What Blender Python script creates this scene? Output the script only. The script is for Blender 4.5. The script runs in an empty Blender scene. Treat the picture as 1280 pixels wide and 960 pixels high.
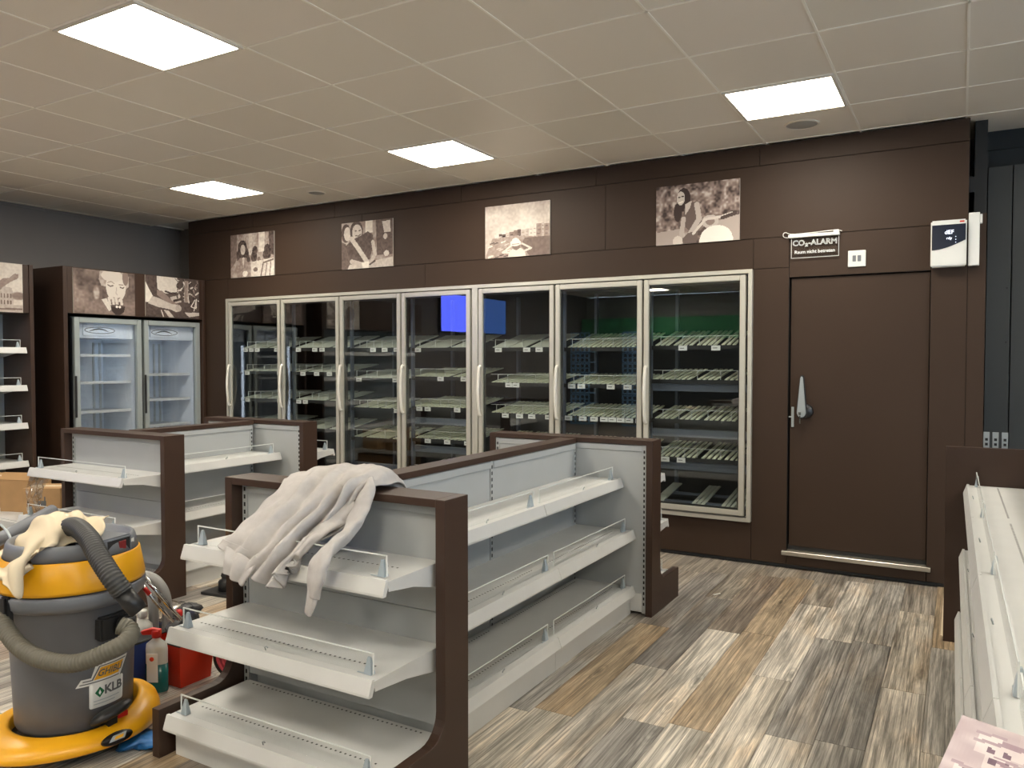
import bpy, bmesh, math, random
import numpy as np
from mathutils import Matrix, Vector
rnd = random.Random(7)
SC = bpy.context.scene
COL = SC.collection
PI = math.pi

# ---------------------------------------------------------------- camera, world, exposure
CAM = Vector((-0.004, -5.859, 1.5)); YAW = 0.5223; PITCH = -0.0304
cd = bpy.data.cameras.new('camera'); cam = bpy.data.objects.new('camera', cd); COL.objects.link(cam)
cd.sensor_width = 36; cd.lens = 976.58 / 1280 * 36; cd.clip_start = .05
cam.location = CAM; cam.rotation_euler = (PI / 2 + PITCH, 0, YAW)
SC.camera = cam
SC.view_settings.view_transform = 'Standard'; SC.view_settings.look = 'None'
SC.view_settings.gamma = 1; SC.view_settings.use_curve_mapping = False
SC.view_settings.exposure = 1.55
LAMP = 12.0
DAY = 2.3
w = bpy.data.worlds.new('overcast_sky'); SC.world = w; w.use_nodes = True
w.node_tree.nodes['Background'].inputs[0].default_value = (.68, .84, 1, 1)
w.node_tree.nodes['Background'].inputs[1].default_value = DAY

# directions of the lens, used only to turn measured points of known planes into metres
FW = Vector((-math.sin(YAW) * math.cos(PITCH), math.cos(YAW) * math.cos(PITCH), math.sin(PITCH)))
RT = Vector((math.cos(YAW), math.sin(YAW), 0)); UP = RT.cross(FW)
def at(u, v, **k):
    d = FW + RT * ((u - 640) / 976.58) - UP * ((v - 480) / 976.58)
    (a, val), = k.items()
    if a == 'd': return CAM + d * val
    i = 'xyz'.index(a)
    return CAM + d * ((val - CAM[i]) / d[i])

# ---------------------------------------------------------------- materials
def mat(name, col, rough=.5, metal=0, spec=.5, bump=0, bscale=200, var=0, vscale=3, emit=None, estr=0, objcol=False, coat=0):
    m = bpy.data.materials.new(name); m.use_nodes = True
    nt = m.node_tree; b = nt.nodes['Principled BSDF']
    b.inputs['Base Color'].default_value = (*col, 1); b.inputs['Roughness'].default_value = rough
    b.inputs['Metallic'].default_value = metal; b.inputs['Specular IOR Level'].default_value = spec
    b.inputs['Coat Weight'].default_value = coat
    tc = nt.nodes.new('ShaderNodeTexCoord')
    if var:
        n = nt.nodes.new('ShaderNodeTexNoise'); n.inputs['Scale'].default_value = vscale; n.inputs['Detail'].default_value = 5
        nt.links.new(tc.outputs['Object'], n.inputs['Vector'])
        mr = nt.nodes.new('ShaderNodeMapRange'); mr.inputs['From Min'].default_value = .3; mr.inputs['From Max'].default_value = .7
        mr.inputs['To Min'].default_value = 1 - var; mr.inputs['To Max'].default_value = 1 + var
        nt.links.new(n.outputs['Fac'], mr.inputs['Value'])
        mx = nt.nodes.new('ShaderNodeVectorMath'); mx.operation = 'SCALE'; mx.inputs[0].default_value = col
        nt.links.new(mr.outputs[0], mx.inputs['Scale'])
        nt.links.new(mx.outputs[0], b.inputs['Base Color'])
    if objcol:
        oi = nt.nodes.new('ShaderNodeObjectInfo')
        mx = nt.nodes.new('ShaderNodeVectorMath'); mx.operation = 'MULTIPLY'; mx.inputs[0].default_value = col
        nt.links.new(oi.outputs['Color'], mx.inputs[1]); nt.links.new(mx.outputs[0], b.inputs['Base Color'])
    if bump:
        n = nt.nodes.new('ShaderNodeTexNoise'); n.inputs['Scale'].default_value = bscale; n.inputs['Detail'].default_value = 3
        nt.links.new(tc.outputs['Object'], n.inputs['Vector'])
        bp = nt.nodes.new('ShaderNodeBump'); bp.inputs['Strength'].default_value = bump; bp.inputs['Distance'].default_value = .002
        nt.links.new(n.outputs['Fac'], bp.inputs['Height']); nt.links.new(bp.outputs[0], b.inputs['Normal'])
    if emit:
        b.inputs['Emission Color'].default_value = (*emit, 1); b.inputs['Emission Strength'].default_value = estr
    return m

def glass(name, tint=(1, 1, 1), refl=1.5, rough=0.0, extra=0.0):
    m = bpy.data.materials.new(name); m.use_nodes = True; nt = m.node_tree; nt.nodes.clear()
    o = nt.nodes.new('ShaderNodeOutputMaterial'); t = nt.nodes.new('ShaderNodeBsdfTransparent'); g = nt.nodes.new('ShaderNodeBsdfGlossy')
    t.inputs[0].default_value = (*tint, 1); g.inputs['Roughness'].default_value = rough
    lw = nt.nodes.new('ShaderNodeLayerWeight'); lw.inputs[0].default_value = .5
    f = nt.nodes.new('ShaderNodeMath'); f.operation = 'POWER'; f.inputs[1].default_value = 5; nt.links.new(lw.outputs['Facing'], f.inputs[0])
    f0 = ((refl - 1) / (refl + 1)) ** 2 + extra
    a = nt.nodes.new('ShaderNodeMath'); a.operation = 'MULTIPLY_ADD'; a.use_clamp = True; a.inputs[1].default_value = 1 - f0; a.inputs[2].default_value = f0
    mx = nt.nodes.new('ShaderNodeMixShader')
    nt.links.new(f.outputs[0], a.inputs[0]); nt.links.new(a.outputs[0], mx.inputs[0]); nt.links.new(t.outputs[0], mx.inputs[1]); nt.links.new(g.outputs[0], mx.inputs[2])
    nt.links.new(mx.outputs[0], o.inputs[0])
    return m

M = {}
M['brown'] = mat('brown_laminate', (.048, .0255, .0165), .42, var=.10, vscale=1.3, bump=.08, bscale=400, spec=.4)
M['brown_wall'] = mat('brown_wall_laminate', (.047, .0285, .019), .55, var=.06, vscale=.9, spec=.22)
M['brown_edge'] = mat('brown_edge_band', (.085, .050, .036), .45)
M['shelf'] = mat('white_coated_steel', (.63, .63, .61), .38, var=.03, vscale=6)
M['panel'] = mat('light_grey_steel', (.40, .415, .415), .45, var=.03, vscale=4)
M['slot'] = mat('slot_dark', (.015, .015, .015), .8)
M['dot'] = mat('hole_dark', (.06, .06, .06), .8)
M['clip'] = mat('blue_grey_plastic', (.36, .42, .46), .3)
M['acryl'] = glass('clear_acrylic', (.985, .99, .99), 1.25, .03, .0)
M['acryl_edge'] = mat('acrylic_edge', (.75, .78, .76), .2)
M['cream_metal'] = mat('champagne_anodised_metal', (.56, .54, .47), .35, .35)
M['handle'] = mat('white_handle', (.75, .72, .64), .3)
M['glass'] = glass('cooler_glass', (.965, .985, .98), 1.45, 0, .055)
M['fglass'] = glass('fridge_glass', (.96, .98, 1), 1.5, .0, .03)
M['black'] = mat('black_matte', (.008, .008, .009), .7)
M['blackp'] = mat('black_plastic', (.018, .018, .019), .38)
M['cold'] = mat('cold_room_black', (.012, .013, .014), .6)
M['coldsteel'] = mat('cold_room_steel', (.12, .14, .18), .45, .2)
M['roller'] = mat('cream_roller_mat', (.74, .76, .60), .5)
M['roller2'] = mat('grey_tray', (.52, .54, .47), .5)
M['tag'] = mat('paper_tag', (.80, .80, .78), .6)
M['ink'] = mat('print_ink', (.12, .12, .12), .6)
M['tile'] = mat('ceiling_tile', (.81, .735, .62), .42, objcol=True, spec=.45)
M['tbar'] = mat('ceiling_bar', (.93, .87, .76), .5)
M['greywall'] = mat('dark_grey_paint', (.19, .172, .16), .7, var=.06, vscale=1.2)
M['darkwall'] = mat('near_black_paint', (.010, .014, .016), .7)
M['cabinet'] = mat('dark_grey_cabinet', (.032, .036, .036), .5)
M['steel'] = mat('brushed_steel', (.55, .52, .46), .32, .9)
M['chrome'] = mat('chrome', (.6, .6, .6), .12, 1)
M['galv'] = mat('galvanised_steel', (.42, .46, .47), .4, .5)
M['whitep'] = mat('white_plastic', (.74, .74, .70), .35)
M['greyp'] = mat('grey_plastic', (.11, .115, .125), .42, var=.05, vscale=10)
M['greyp2'] = mat('mid_grey_plastic', (.17, .18, .20), .4)
M['yellow'] = mat('yellow_plastic', (.83, .40, .008), .33, var=.04, vscale=6)
M['red'] = mat('red_plastic', (.62, .035, .010), .35, var=.05, vscale=9)
M['redcap'] = mat('red_cap', (.60, .02, .015), .35)
M['blue'] = mat('blue_plastic', (.035, .07, .28), .4)
M['bluebag'] = mat('blue_film', (.02, .16, .45), .35)
M['teal'] = mat('teal_cleaner', (.01, .14, .13), .2)
M['milky'] = mat('milky_plastic', (.62, .62, .58), .3)
M['pink'] = mat('pink_cable', (.70, .10, .13), .45)
M['carton'] = mat('brown_cardboard', (.42, .25, .11), .8, var=.08, vscale=8)
M['hoodie'] = mat('pale_grey_fleece', (.52, .495, .475), .95, var=.05, vscale=40, bump=.5, bscale=900, spec=.1)
M['rag'] = mat('cream_cotton', (.68, .58, .42), .95, bump=.4, bscale=500, spec=.1)
M['hose'] = mat('black_hose', (.035, .035, .034), .5)
M['hose2'] = mat('dusty_hose', (.13, .12, .09), .6)
M['hosegrey'] = mat('grey_hose', (.26, .26, .25), .45)
M['white_in'] = mat('fridge_liner', (.78, .82, .88), .5)
M['fridge_frame'] = mat('fridge_silver', (.42, .46, .45), .4, .3)
M['lamp'] = mat('lit_diffuser', (1, 1, 1), .5, emit=(1, .93, .80), estr=LAMP)
M['lampframe'] = mat('lamp_frame', (.72, .66, .56), .5)
M['fridgefill'] = mat('fridge_fill_glow', (1, 1, 1), .5, emit=(.80, .88, 1), estr=1.2)  # added glow, only there to brighten the fridge interiors
M['led'] = mat('blue_white_led', (.1, .1, .2), .5, emit=(.75, .82, 1), estr=1.1)
M['screen_dark'] = mat('display_black', (.01, .015, .03), .15)
M['bluescreen'] = mat('lit_blue_screen', (0, 0, .2), .4, emit=(.10, .14, 1), estr=2.6)
M['dimscreen'] = mat('dim_blue_screen', (0, 0, .1), .4, emit=(.06, .16, .5), estr=.9)
M['green'] = mat('green_board', (.03, .22, .08), .5)
M['wall_light'] = mat('shop_wall', (.30, .29, .27), .8)
M['winframe'] = mat('window_frame', (.10, .10, .10), .4)
M['winglass'] = glass('window_glass', (.95, .97, 1), 1.3, 0)
M['film'] = glass('crumpled_film', (.985, .98, .97), 1.4, .08, .10)
M['darkred'] = mat('dark_red_rocker', (.20, .02, .02), .3)

def floor_mat():
    m = bpy.data.materials.new('weathered_oak_plank'); m.use_nodes = True; nt = m.node_tree; N = nt.nodes.new; L = nt.links.new
    b = nt.nodes['Principled BSDF']; b.inputs['Roughness'].default_value = .42; b.inputs['Specular IOR Level'].default_value = .35
    tc = N('ShaderNodeTexCoord'); oi = N('ShaderNodeObjectInfo')
    off = N('ShaderNodeVectorMath'); off.operation = 'SCALE'; off.inputs[0].default_value = (37, 91, 0); L(oi.outputs['Random'], off.inputs['Scale'])
    ad = N('ShaderNodeVectorMath'); ad.operation = 'ADD'; L(tc.outputs['Object'], ad.inputs[0]); L(off.outputs[0], ad.inputs[1])
    def noise(sx, sy, det, dist=0, rough=.6):
        mp = N('ShaderNodeMapping'); mp.inputs['Scale'].default_value = (sx, sy, 1); L(ad.outputs[0], mp.inputs[0])
        n = N('ShaderNodeTexNoise'); n.inputs['Scale'].default_value = 1; n.inputs['Detail'].default_value = det; n.inputs['Distortion'].default_value = dist; n.inputs['Roughness'].default_value = rough
        L(mp.outputs[0], n.inputs[0]); return n.outputs['Fac']
    def ramp(f, a, bb, c0, c1):
        r = N('ShaderNodeMapRange'); r.inputs[1].default_value = a; r.inputs[2].default_value = bb; r.inputs[3].default_value = c0; r.inputs[4].default_value = c1
        L(f, r.inputs[0]); return r.outputs[0]
    def mul(x, y):
        q = N('ShaderNodeMath'); q.operation = 'MULTIPLY'; L(x, q.inputs[0]); L(y, q.inputs[1]); return q.outputs[0]
    grain = ramp(noise(90, 1.5, 8, .7, .7), .40, .60, .42, 1.10)
    fine = ramp(noise(300, 7, 3), .3, .7, .74, 1.16)
    blotch = ramp(noise(12, 1.5, 6, 1.0, .6), .36, .62, .60, 1.22)
    # knots: ring distortion around scattered cells
    mp = N('ShaderNodeMapping'); mp.inputs['Scale'].default_value = (6.0, 1.7, 1); L(ad.outputs[0], mp.inputs[0])
    vo = N('ShaderNodeTexVoronoi'); vo.inputs['Scale'].default_value = 1; L(mp.outputs[0], vo.inputs[0])
    sn = N('ShaderNodeMath'); sn.operation = 'SINE'; ml = N('ShaderNodeMath'); ml.operation = 'MULTIPLY'; ml.inputs[1].default_value = 70
    L(vo.outputs['Distance'], ml.inputs[0]); L(ml.outputs[0], sn.inputs[0])
    ring = ramp(sn.outputs[0], -1, 1, .72, 1.06); near = ramp(vo.outputs['Distance'], .10, .26, 1, 0)
    mx = N('ShaderNodeMix'); mx.inputs[2].default_value = 1; L(near, mx.inputs[0]); L(ring, mx.inputs[3])
    core = ramp(vo.outputs['Distance'], .03, .06, .45, 1)
    f = mul(mul(mul(grain, fine), blotch), mul(mx.outputs[0], core))
    warm = N('ShaderNodeMix'); warm.data_type = 'RGBA'; warm.inputs[6].default_value = (1, 1, 1, 1); warm.inputs[7].default_value = (1.12, .92, .70, 1)
    L(ramp(noise(5, 1.3, 4, .5), .50, .70, 0, .55), warm.inputs[0])
    v1 = N('ShaderNodeVectorMath'); v1.operation = 'MULTIPLY'; L(oi.outputs['Color'], v1.inputs[0]); L(warm.outputs[2], v1.inputs[1])
    v2 = N('ShaderNodeVectorMath'); v2.operation = 'SCALE'; L(v1.outputs[0], v2.inputs[0]); L(f, v2.inputs['Scale'])
    L(v2.outputs[0], b.inputs['Base Color'])
    bp = N('ShaderNodeBump'); bp.inputs['Strength'].default_value = .35; bp.inputs['Distance'].default_value = .001; L(grain, bp.inputs['Height']); L(bp.outputs[0], b.inputs['Normal'])
    return m
M['floor'] = floor_mat()

def printmat():
    m = bpy.data.materials.new('sepia_print'); m.use_nodes = True; nt = m.node_tree
    a = nt.nodes.new('ShaderNodeVertexColor'); a.layer_name = 'Col'
    b = nt.nodes['Principled BSDF']; b.inputs['Roughness'].default_value = .6; b.inputs['Specular IOR Level'].default_value = .1
    nt.links.new(a.outputs[0], b.inputs['Base Color']); return m
M['print'] = printmat()

# ---------------------------------------------------------------- mesh helpers
class MB:
    def __init__(s): s.v = []; s.f = []; s.m = []; s.sm = []
    def add(s, vs, fs, mi=0, smooth=False):
        o = len(s.v); s.v += [tuple(p) for p in vs]
        for f in fs: s.f.append([i + o for i in f]); s.m.append(mi); s.sm.append(smooth)
        return s
    def box(s, x0, x1, y0, y1, z0, z1, mi=0, rz=0, c=None):
        x0, x1 = sorted((x0, x1)); y0, y1 = sorted((y0, y1)); z0, z1 = sorted((z0, z1))
        p = [(x, y, z) for z in (z0, z1) for y in (y0, y1) for x in (x0, x1)]
        if rz:
            c = c or ((x0 + x1) / 2, (y0 + y1) / 2)
            p = [(c[0] + (x - c[0]) * math.cos(rz) - (y - c[1]) * math.sin(rz), c[1] + (x - c[0]) * math.sin(rz) + (y - c[1]) * math.cos(rz), z) for x, y, z in p]
        return s.add(p, [(0, 2, 3, 1), (4, 5, 7, 6), (0, 1, 5, 4), (2, 6, 7, 3), (0, 4, 6, 2), (1, 3, 7, 5)], mi)
    def frustum(s, a, b, mi=0):   # a, b: (x0,x1,y0,y1,z)
        p = [(x, y, q[4]) for q in (a, b) for y in (q[2], q[3]) for x in (q[0], q[1])]
        return s.add(p, [(0, 2, 3, 1), (4, 5, 7, 6), (0, 1, 5, 4), (2, 6, 7, 3), (0, 4, 6, 2), (1, 3, 7, 5)], mi)
    def prism(s, poly, a0, a1, axis='x', mi=0):  # poly of 2d points swept along axis
        n = len(poly)
        f = {'x': lambda t, p: (t, p[0], p[1]), 'y': lambda t, p: (p[0], t, p[1]), 'z': lambda t, p: (p[0], p[1], t)}[axis]
        vs = [f(a0, p) for p in poly] + [f(a1, p) for p in poly]
        fs = [list(range(n))[::-1], list(range(n, 2 * n))] + [(i, (i + 1) % n, n + (i + 1) % n, n + i) for i in range(n)]
        return s.add(vs, fs, mi)
    def lathe(s, prof, c=(0, 0), n=40, mi=0, smooth=True, a0=0, a1=2 * PI):
        full = abs(a1 - a0 - 2 * PI) < 1e-6; m = n if full else n + 1
        vs = [(c[0] + r * math.cos(a0 + (a1 - a0) * i / n), c[1] + r * math.sin(a0 + (a1 - a0) * i / n), z) for (r, z) in prof for i in range(m)]
        fs = []
        for j in range(len(prof) - 1):
            for i in range(n):
                k = (i + 1) % m
                fs.append((j * m + i, j * m + k, (j + 1) * m + k, (j + 1) * m + i))
        s.add(vs, fs, mi, smooth)
        if full:
            o = len(s.v) - len(vs)
            for j in (0, len(prof) - 1):
                if prof[j][0] > 1e-4: s.f.append([o + j * m + i for i in range(m)]); s.m.append(mi); s.sm.append(False)
        return s
    def tube(s, pts, rad, n=12, mi=0, flat=1.0, cap=True, upv=(0, 0, 1)):
        pts = [Vector(p) for p in pts]; k = len(pts); vs = []
        R = rad if isinstance(rad, (list, tuple)) else [rad] * k
        up = Vector(upv)
        for i, p in enumerate(pts):
            t = (pts[min(i + 1, k - 1)] - pts[max(i - 1, 0)]).normalized()
            a = t.cross(up)
            if a.length < 1e-3: a = t.cross(Vector((1, 0, 0)))
            a.normalize(); b = a.cross(t).normalized(); up = b if upv == (0, 0, 1) else up
            for j in range(n):
                q = 2 * PI * j / n
                vs.append(p + a * (math.cos(q) * R[i]) + b * (math.sin(q) * R[i] * flat))
        fs = [(i * n + j, i * n + (j + 1) % n, (i + 1) * n + (j + 1) % n, (i + 1) * n + j) for i in range(k - 1) for j in range(n)]
        s.add(vs, fs, mi, True)
        if cap:
            o = len(s.v) - len(vs)
            s.f.append([o + j for j in range(n)][::-1]); s.m.append(mi); s.sm.append(False)
            s.f.append([o + (k - 1) * n + j for j in range(n)]); s.m.append(mi); s.sm.append(False)
        return s
    def grid(s, P, mi=0, smooth=True):  # P[i][j] points
        a, b = len(P), len(P[0]); vs = [p for r in P for p in r]
        return s.add(vs, [(i * b + j, i * b + j + 1, (i + 1) * b + j + 1, (i + 1) * b + j) for i in range(a - 1) for j in range(b - 1)], mi, smooth)
    def mesh(s, name, mats, bevel=0):
        me = bpy.data.meshes.new(name); me.from_pydata(s.v, [], s.f)
        for m in (mats if isinstance(mats, (list, tuple)) else [mats]): me.materials.append(m)
        me.polygons.foreach_set('material_index', s.m); me.polygons.foreach_set('use_smooth', s.sm)
        bm = bmesh.new(); bm.from_mesh(me)
        bmesh.ops.recalc_face_normals(bm, faces=bm.faces)
        if bevel:
            es = [e for e in bm.edges if len(e.link_faces) == 2 and e.calc_face_angle(0) > .6]
            bmesh.ops.bevel(bm, geom=es, offset=bevel, segments=1 if bevel < .004 else 2, affect='EDGES', clamp_overlap=True)
        bm.to_mesh(me); bm.free(); me.update()
        return me
    def build(s, name, mats, parent=None, bevel=0, mx=None):
        return link(name, s.mesh(name, mats, bevel), parent, mx)

def link(name, me, parent=None, mx=None):
    o = bpy.data.objects.new(name, me); COL.objects.link(o)
    if parent: o.parent = parent
    if mx is not None: o.matrix_local = mx
    return o
def tag(o, label=None, cat=None, group=None, kind=None):
    for k, v in (('label', label), ('category', cat), ('group', group), ('kind', kind)):
        if v: o[k] = v
    return o
def thing(name, label, cat, loc=(0, 0, 0), rz=0, group=None):
    o = bpy.data.objects.new(name, None); COL.objects.link(o); o.empty_display_size = .1
    o.location = loc; o.rotation_euler.z = rz
    return tag(o, label, cat, group)
def copy_tree(o, parent=None):
    c = o.copy(); COL.objects.link(c); c.parent = parent
    for ch in list(o.children): copy_tree(ch, c)
    return c
def T(x=0, y=0, z=0, rz=0, rx=0, ry=0):
    return Matrix.Translation((x, y, z)) @ Matrix.Rotation(rz, 4, 'Z') @ Matrix.Rotation(ry, 4, 'Y') @ Matrix.Rotation(rx, 4, 'X')
def spline(pts, n=8):
    pts = [Vector(p) for p in pts]; out = []
    for i in range(len(pts) - 1):
        p0 = pts[max(i - 1, 0)]; p1 = pts[i]; p2 = pts[i + 1]; p3 = pts[min(i + 2, len(pts) - 1)]
        for k in range(n):
            t = k / n
            out.append(.5 * ((2 * p1) + (p2 - p0) * t + (2 * p0 - 5 * p1 + 4 * p2 - p3) * t * t + (3 * p1 - p0 - 3 * p2 + p3) * t ** 3))
    out.append(pts[-1]); return out
def textmesh(body, size, extr=.0008, shear=0, bold=0, space=1.0, outline=0):
    c = bpy.data.curves.new('text', 'FONT'); c.body = body; c.size = size; c.extrude = extr; c.shear = shear; c.offset = bold
    c.space_character = space; c.align_x = 'CENTER'; c.align_y = 'CENTER'; c.resolution_u = 3
    if outline: c.fill_mode = 'NONE'; c.bevel_depth = outline; c.extrude = 0; c.bevel_resolution = 0
    o = bpy.data.objects.new('text', c); COL.objects.link(o)
    dg = bpy.context.evaluated_depsgraph_get(); me = bpy.data.meshes.new_from_object(o.evaluated_get(dg))
    bpy.data.objects.remove(o); return me
def text(name, body, size, m, parent, mx, **k):
    me = textmesh(body, size, **k); me.materials.clear(); me.materials.append(m)
    for p in me.polygons: p.material_index = 0
    return link(name, me, parent, mx)
FACE_Y = Matrix.Rotation(PI / 2, 4, 'X')      # text lying in XY turned to face -y
# ================================================================ THE SETTING
XL, XR, YF, HC = -8.2, 4.6, -12.2, 3.059
BX0, BX1 = -7.59, .02                      # brown cold-room front
VX0, VXM, VX1, VZ0, VZ1 = -6.95, -3.737, -1.337, .305, 2.165
DX0, DX1, DZ0, DZ1 = -1.085, -.190, .125, 2.092

def struct(name, mb, m, parent=None, bevel=0, **k):
    o = mb.build(name, m, parent, bevel, **k)
    o['kind'] = 'structure'; return o

# floor: base slab and single planks
fl = struct('floor', MB().box(XL - .1, XR + .1, YF - .1, 3.0, -.12, -.007), M['floor']); fl.color = (.40, .35, .29, 1)
PW, PL = .183, 1.26
pm = MB().box(-PW / 2 + .0009, PW / 2 - .0009, -PL / 2 + .0009, PL / 2 - .0009, -.007, 0).mesh('plank', M['floor'], .0008)
pal = [(.70, .63, .53), (.64, .57, .47), (.54, .42, .29), (.44, .41, .37), (.76, .70, .60), (.50, .38, .25), (.54, .50, .44), (.66, .60, .50), (.34, .31, .28), (.72, .66, .57), (.38, .31, .25)]
for i in range(0, 46):
    xc = -.12 - PW * i + PW / 2 - .0
    offy = (i * .47 + (i % 3) * .21) % PL
    y = .0 - offy + PL / 2
    while y > -4.9:
        y -= PL
        yt = y + PL / 2
        if yt > 1.0: continue
        vis = (-1.75 < xc and y > -4.3) or (-4.7 < xc < -2.3 and y > -4.9) or (xc < -5.0 and y < -1.0) or (-2.8 < xc < -1.5 and y > -2.0)
        if not vis: continue
        o = link('plank', pm, fl, T(xc, y, 0)); c = pal[rnd.randrange(len(pal))]; k = rnd.uniform(.88, 1.1)
        o.color = (c[0] * k, c[1] * k, c[2] * k, 1)

# ceiling: light bars with single tiles
TX, TY, R0 = .625, .6116, .0434
ce = MB().box(XL - .1, XR + .1, YF - .1, 3.0, HC + .012, HC + .15)
for i in range(-8, 15): ce.box(-TX * i - .006, -TX * i + .006, YF, .43, HC - .002, HC + .013)
for j in range(-1, 20): ce.box(XL, XR, -(R0 + j * TY) - .006, -(R0 + j * TY) + .006, HC - .002, HC + .013)
cl = struct('ceiling', ce, M['tbar'])
tm = MB().box(-TX / 2 + .005, TX / 2 - .005, -TY / 2 + .005, TY / 2 - .005, HC + .001, HC + .011).mesh('ceiling_tile', M['tile'])
lights = {(5, 5), (9, 1), (5, 1), (1, 1), (9, 5), (5, 9), (1, 9), (9, 9), (-3, 1), (-3, 5), (-3, 9), (1, 13), (5, 13), (9, 13), (1, 17), (5, 17), (9, 17)}
for i in range(-3, 14):
    for j in range(-1, 9):
        if (i, j) in lights: continue
        if j == -1 and i >= 0: continue
        o = link('ceiling_tile', tm, cl, T(-TX * (i + .5), -(R0 + TY * (j + .5)), 0))
        k = rnd.uniform(.965, 1.03); o.color = (k * rnd.uniform(.992, 1.01), k * .995, k * rnd.uniform(.985, 1.01), 1)

where = {(5, 5): 'square lit ceiling panel nearest the top left corner, above the yellow vacuum', (9, 1): 'small lit ceiling panel above the two grey fridges, farthest left by the wall',
         (5, 1): 'lit ceiling panel above the middle of the glass cooler doors', (1, 1): 'lit ceiling panel above the cold room door on the right, beside the round speaker'}
frame = MB()
for a in ((-TX / 2 + .006, TX / 2 - .006, -TY / 2 + .006, -TY / 2 + .024), (-TX / 2 + .006, TX / 2 - .006, TY / 2 - .024, TY / 2 - .006),
          (-TX / 2 + .006, -TX / 2 + .024, -TY / 2 + .024, TY / 2 - .024), (TX / 2 - .024, TX / 2 - .006, -TY / 2 + .024, TY / 2 - .024)):
    frame.box(*a, -.010, .008)
fm = frame.mesh('frame', M['lampframe']); dm = MB().box(-TX / 2 + .024, TX / 2 - .024, -TY / 2 + .024, TY / 2 - .024, -.006, .004).mesh('diffuser', M['lamp'])
for (i, j) in sorted(lights):
    if j == 9 and i == 9: pass
    lb = where.get((i, j)) or 'lit ceiling panel %s, %s row' % ({-3: 'over the right of the room beyond the picture', 1: 'above the right-hand white shelving', 5: 'above the middle aisle behind the viewer', 9: 'over the left wall shelving'}[i], {1: 'first', 5: 'second', 9: 'third', 13: 'fourth', 17: 'fifth'}[j])
    t = thing('ceiling_light', lb, 'ceiling light', (-TX * (i + .5), -(R0 + TY * (j + .5)), HC), group='square ceiling lights')
    link('frame', fm, t); link('diffuser', dm, t)
for (x, y, lb, r) in ((-.945, -.385, 'round grey ceiling speaker beside the right lit panel', .098), (-5.235, -.42, 'faint round ceiling speaker between the two far lit panels', .075)):
    t = thing('ceiling_speaker', lb, 'speaker', (x, y, HC))
    MB().lathe([(.001, -.007), (r * .86, -.007), (r, -.003), (r, .002)], n=32).build('grille', mat('speaker_grille', (.36, .34, .30), .6) if 'gr' not in M else M['gr'], t)
    rg = MB().lathe([(r, -.002), (r * 1.0, -.008), (r * 1.12, -.006), (r * 1.14, .002)], n=32); rg.build('ring', M['tile'], t).color = (1, 1, 1, 1)

# brown front of the cold room: backing with openings, then single panels
wb = MB()
for (x0, x1, z0, z1) in ((BX0, VX0, 0, HC), (VX0, VX1, VZ1, HC), (VX0, VX1, 0, VZ0), (VX1, DX0, 0, HC), (DX0, DX1, DZ1, HC), (DX0, DX1, 0, DZ0 - .03), (DX1, BX1, 0, HC)):
    wb.box(x0, x1, .012, .11, z0 + .0, z1)
wb.box(BX1, .12, .012, .11, 0, 2.44)
wall = struct('wall_back', wb, M['black'])
g = .0018
def panel(x0, x1, z0, z1):
    o = MB().box(x0 + g, x1 - g, 0, .011, z0 + g, z1 - g).build('wall_panel', M['brown_wall'], wall, .001); return o
xs = [BX0, -6.55, -5.40, -3.90, -2.592, -1.298, BX1]
for a, b in zip(xs, xs[1:]): panel(a, b, 2.912, HC)
xs = [BX0, -5.05, -2.508, BX1]
for a, b in zip(xs, xs[1:]): panel(a, b, 2.387, 2.912)
panel(BX0, VX0, .022, 2.387); panel(VX0, -4.3, VZ1, 2.387); panel(-4.3, VX1, VZ1, 2.387)
panel(VX0, -4.3, .022, VZ0); panel(-4.3, VX1, .022, VZ0)
panel(VX1, DX0, 2.165, 2.387); panel(VX1, DX0, .022, 2.165)
panel(DX0, DX1, DZ1, 2.387); panel(DX0, DX1, .022, DZ0 - .028); panel(DX1, BX1, .022, 2.387)
MB().box(BX1 + .001, .12, 0, .011, .022, 2.44).build('wall_panel', M['brown_wall'], wall)
struct('baseboard_back', MB().box(BX0, .12, .004, .012, 0, .022), M['black'])
# step in the left corner and the side of the cold room box
struct('wall_left', MB().box(XL - .1, XL, YF - .1, .45, 0, HC + .02), M['greywall'])
struct('trim_1', MB().box(XL, XL + .012, YF, .43, HC - .03, HC - .003), M['greywall'])
struct('wall_corner', MB().box(XL, BX0 - .002, .35, .45, 0, HC + .01), M['greywall'])
# cold room inside
cr = MB().box(BX0 + .01, .10, 1.9, 2.0, -.005, HC + .01).box(BX0 + .01, BX0 + .06, .112, 1.9, -.005, HC + .01).box(.05, .12, .112, 1.9, -.005, HC + .01).box(BX0 + .06, .05, .112, 1.9, 2.6, 2.7).box(BX0 + .06, .05, .112, 1.9, -.006, .02)
struct('wall_cold_room', cr, M['cold'])
# recess on the right, behind the cold room corner
struct('wall_recess', MB().box(.121, XR + .1, .44, .54, 0, HC + .01).box(.121, XR, .425, .441, 2.93, 2.945), M['darkwall'])
for k, (x0, x1) in enumerate(((.130, .268), (.274, .88), (.886, 1.5))):
    t = thing('tall_cabinet', ['narrow dark grey tall panel next to the brown wall end', 'dark grey tall cabinet panel at the right picture edge', 'dark grey tall cabinet panel outside the picture on the right'][k], 'cabinet', ((x0 + x1) / 2, .43, 0))
    w2 = (x1 - x0) / 2
    MB().box(-w2, w2, -.13, 0, .02, 2.79).build('panel', M['cabinet'], t, .002)
    if k == 0:
        for z in (1.62, 1.98): MB().lathe([(.0, 0), (.006, 0), (.006, .002)], n=10).build('screw_hole', M['slot'], t, mx=T(w2 - .02, -.13, z, rx=PI / 2))
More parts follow.
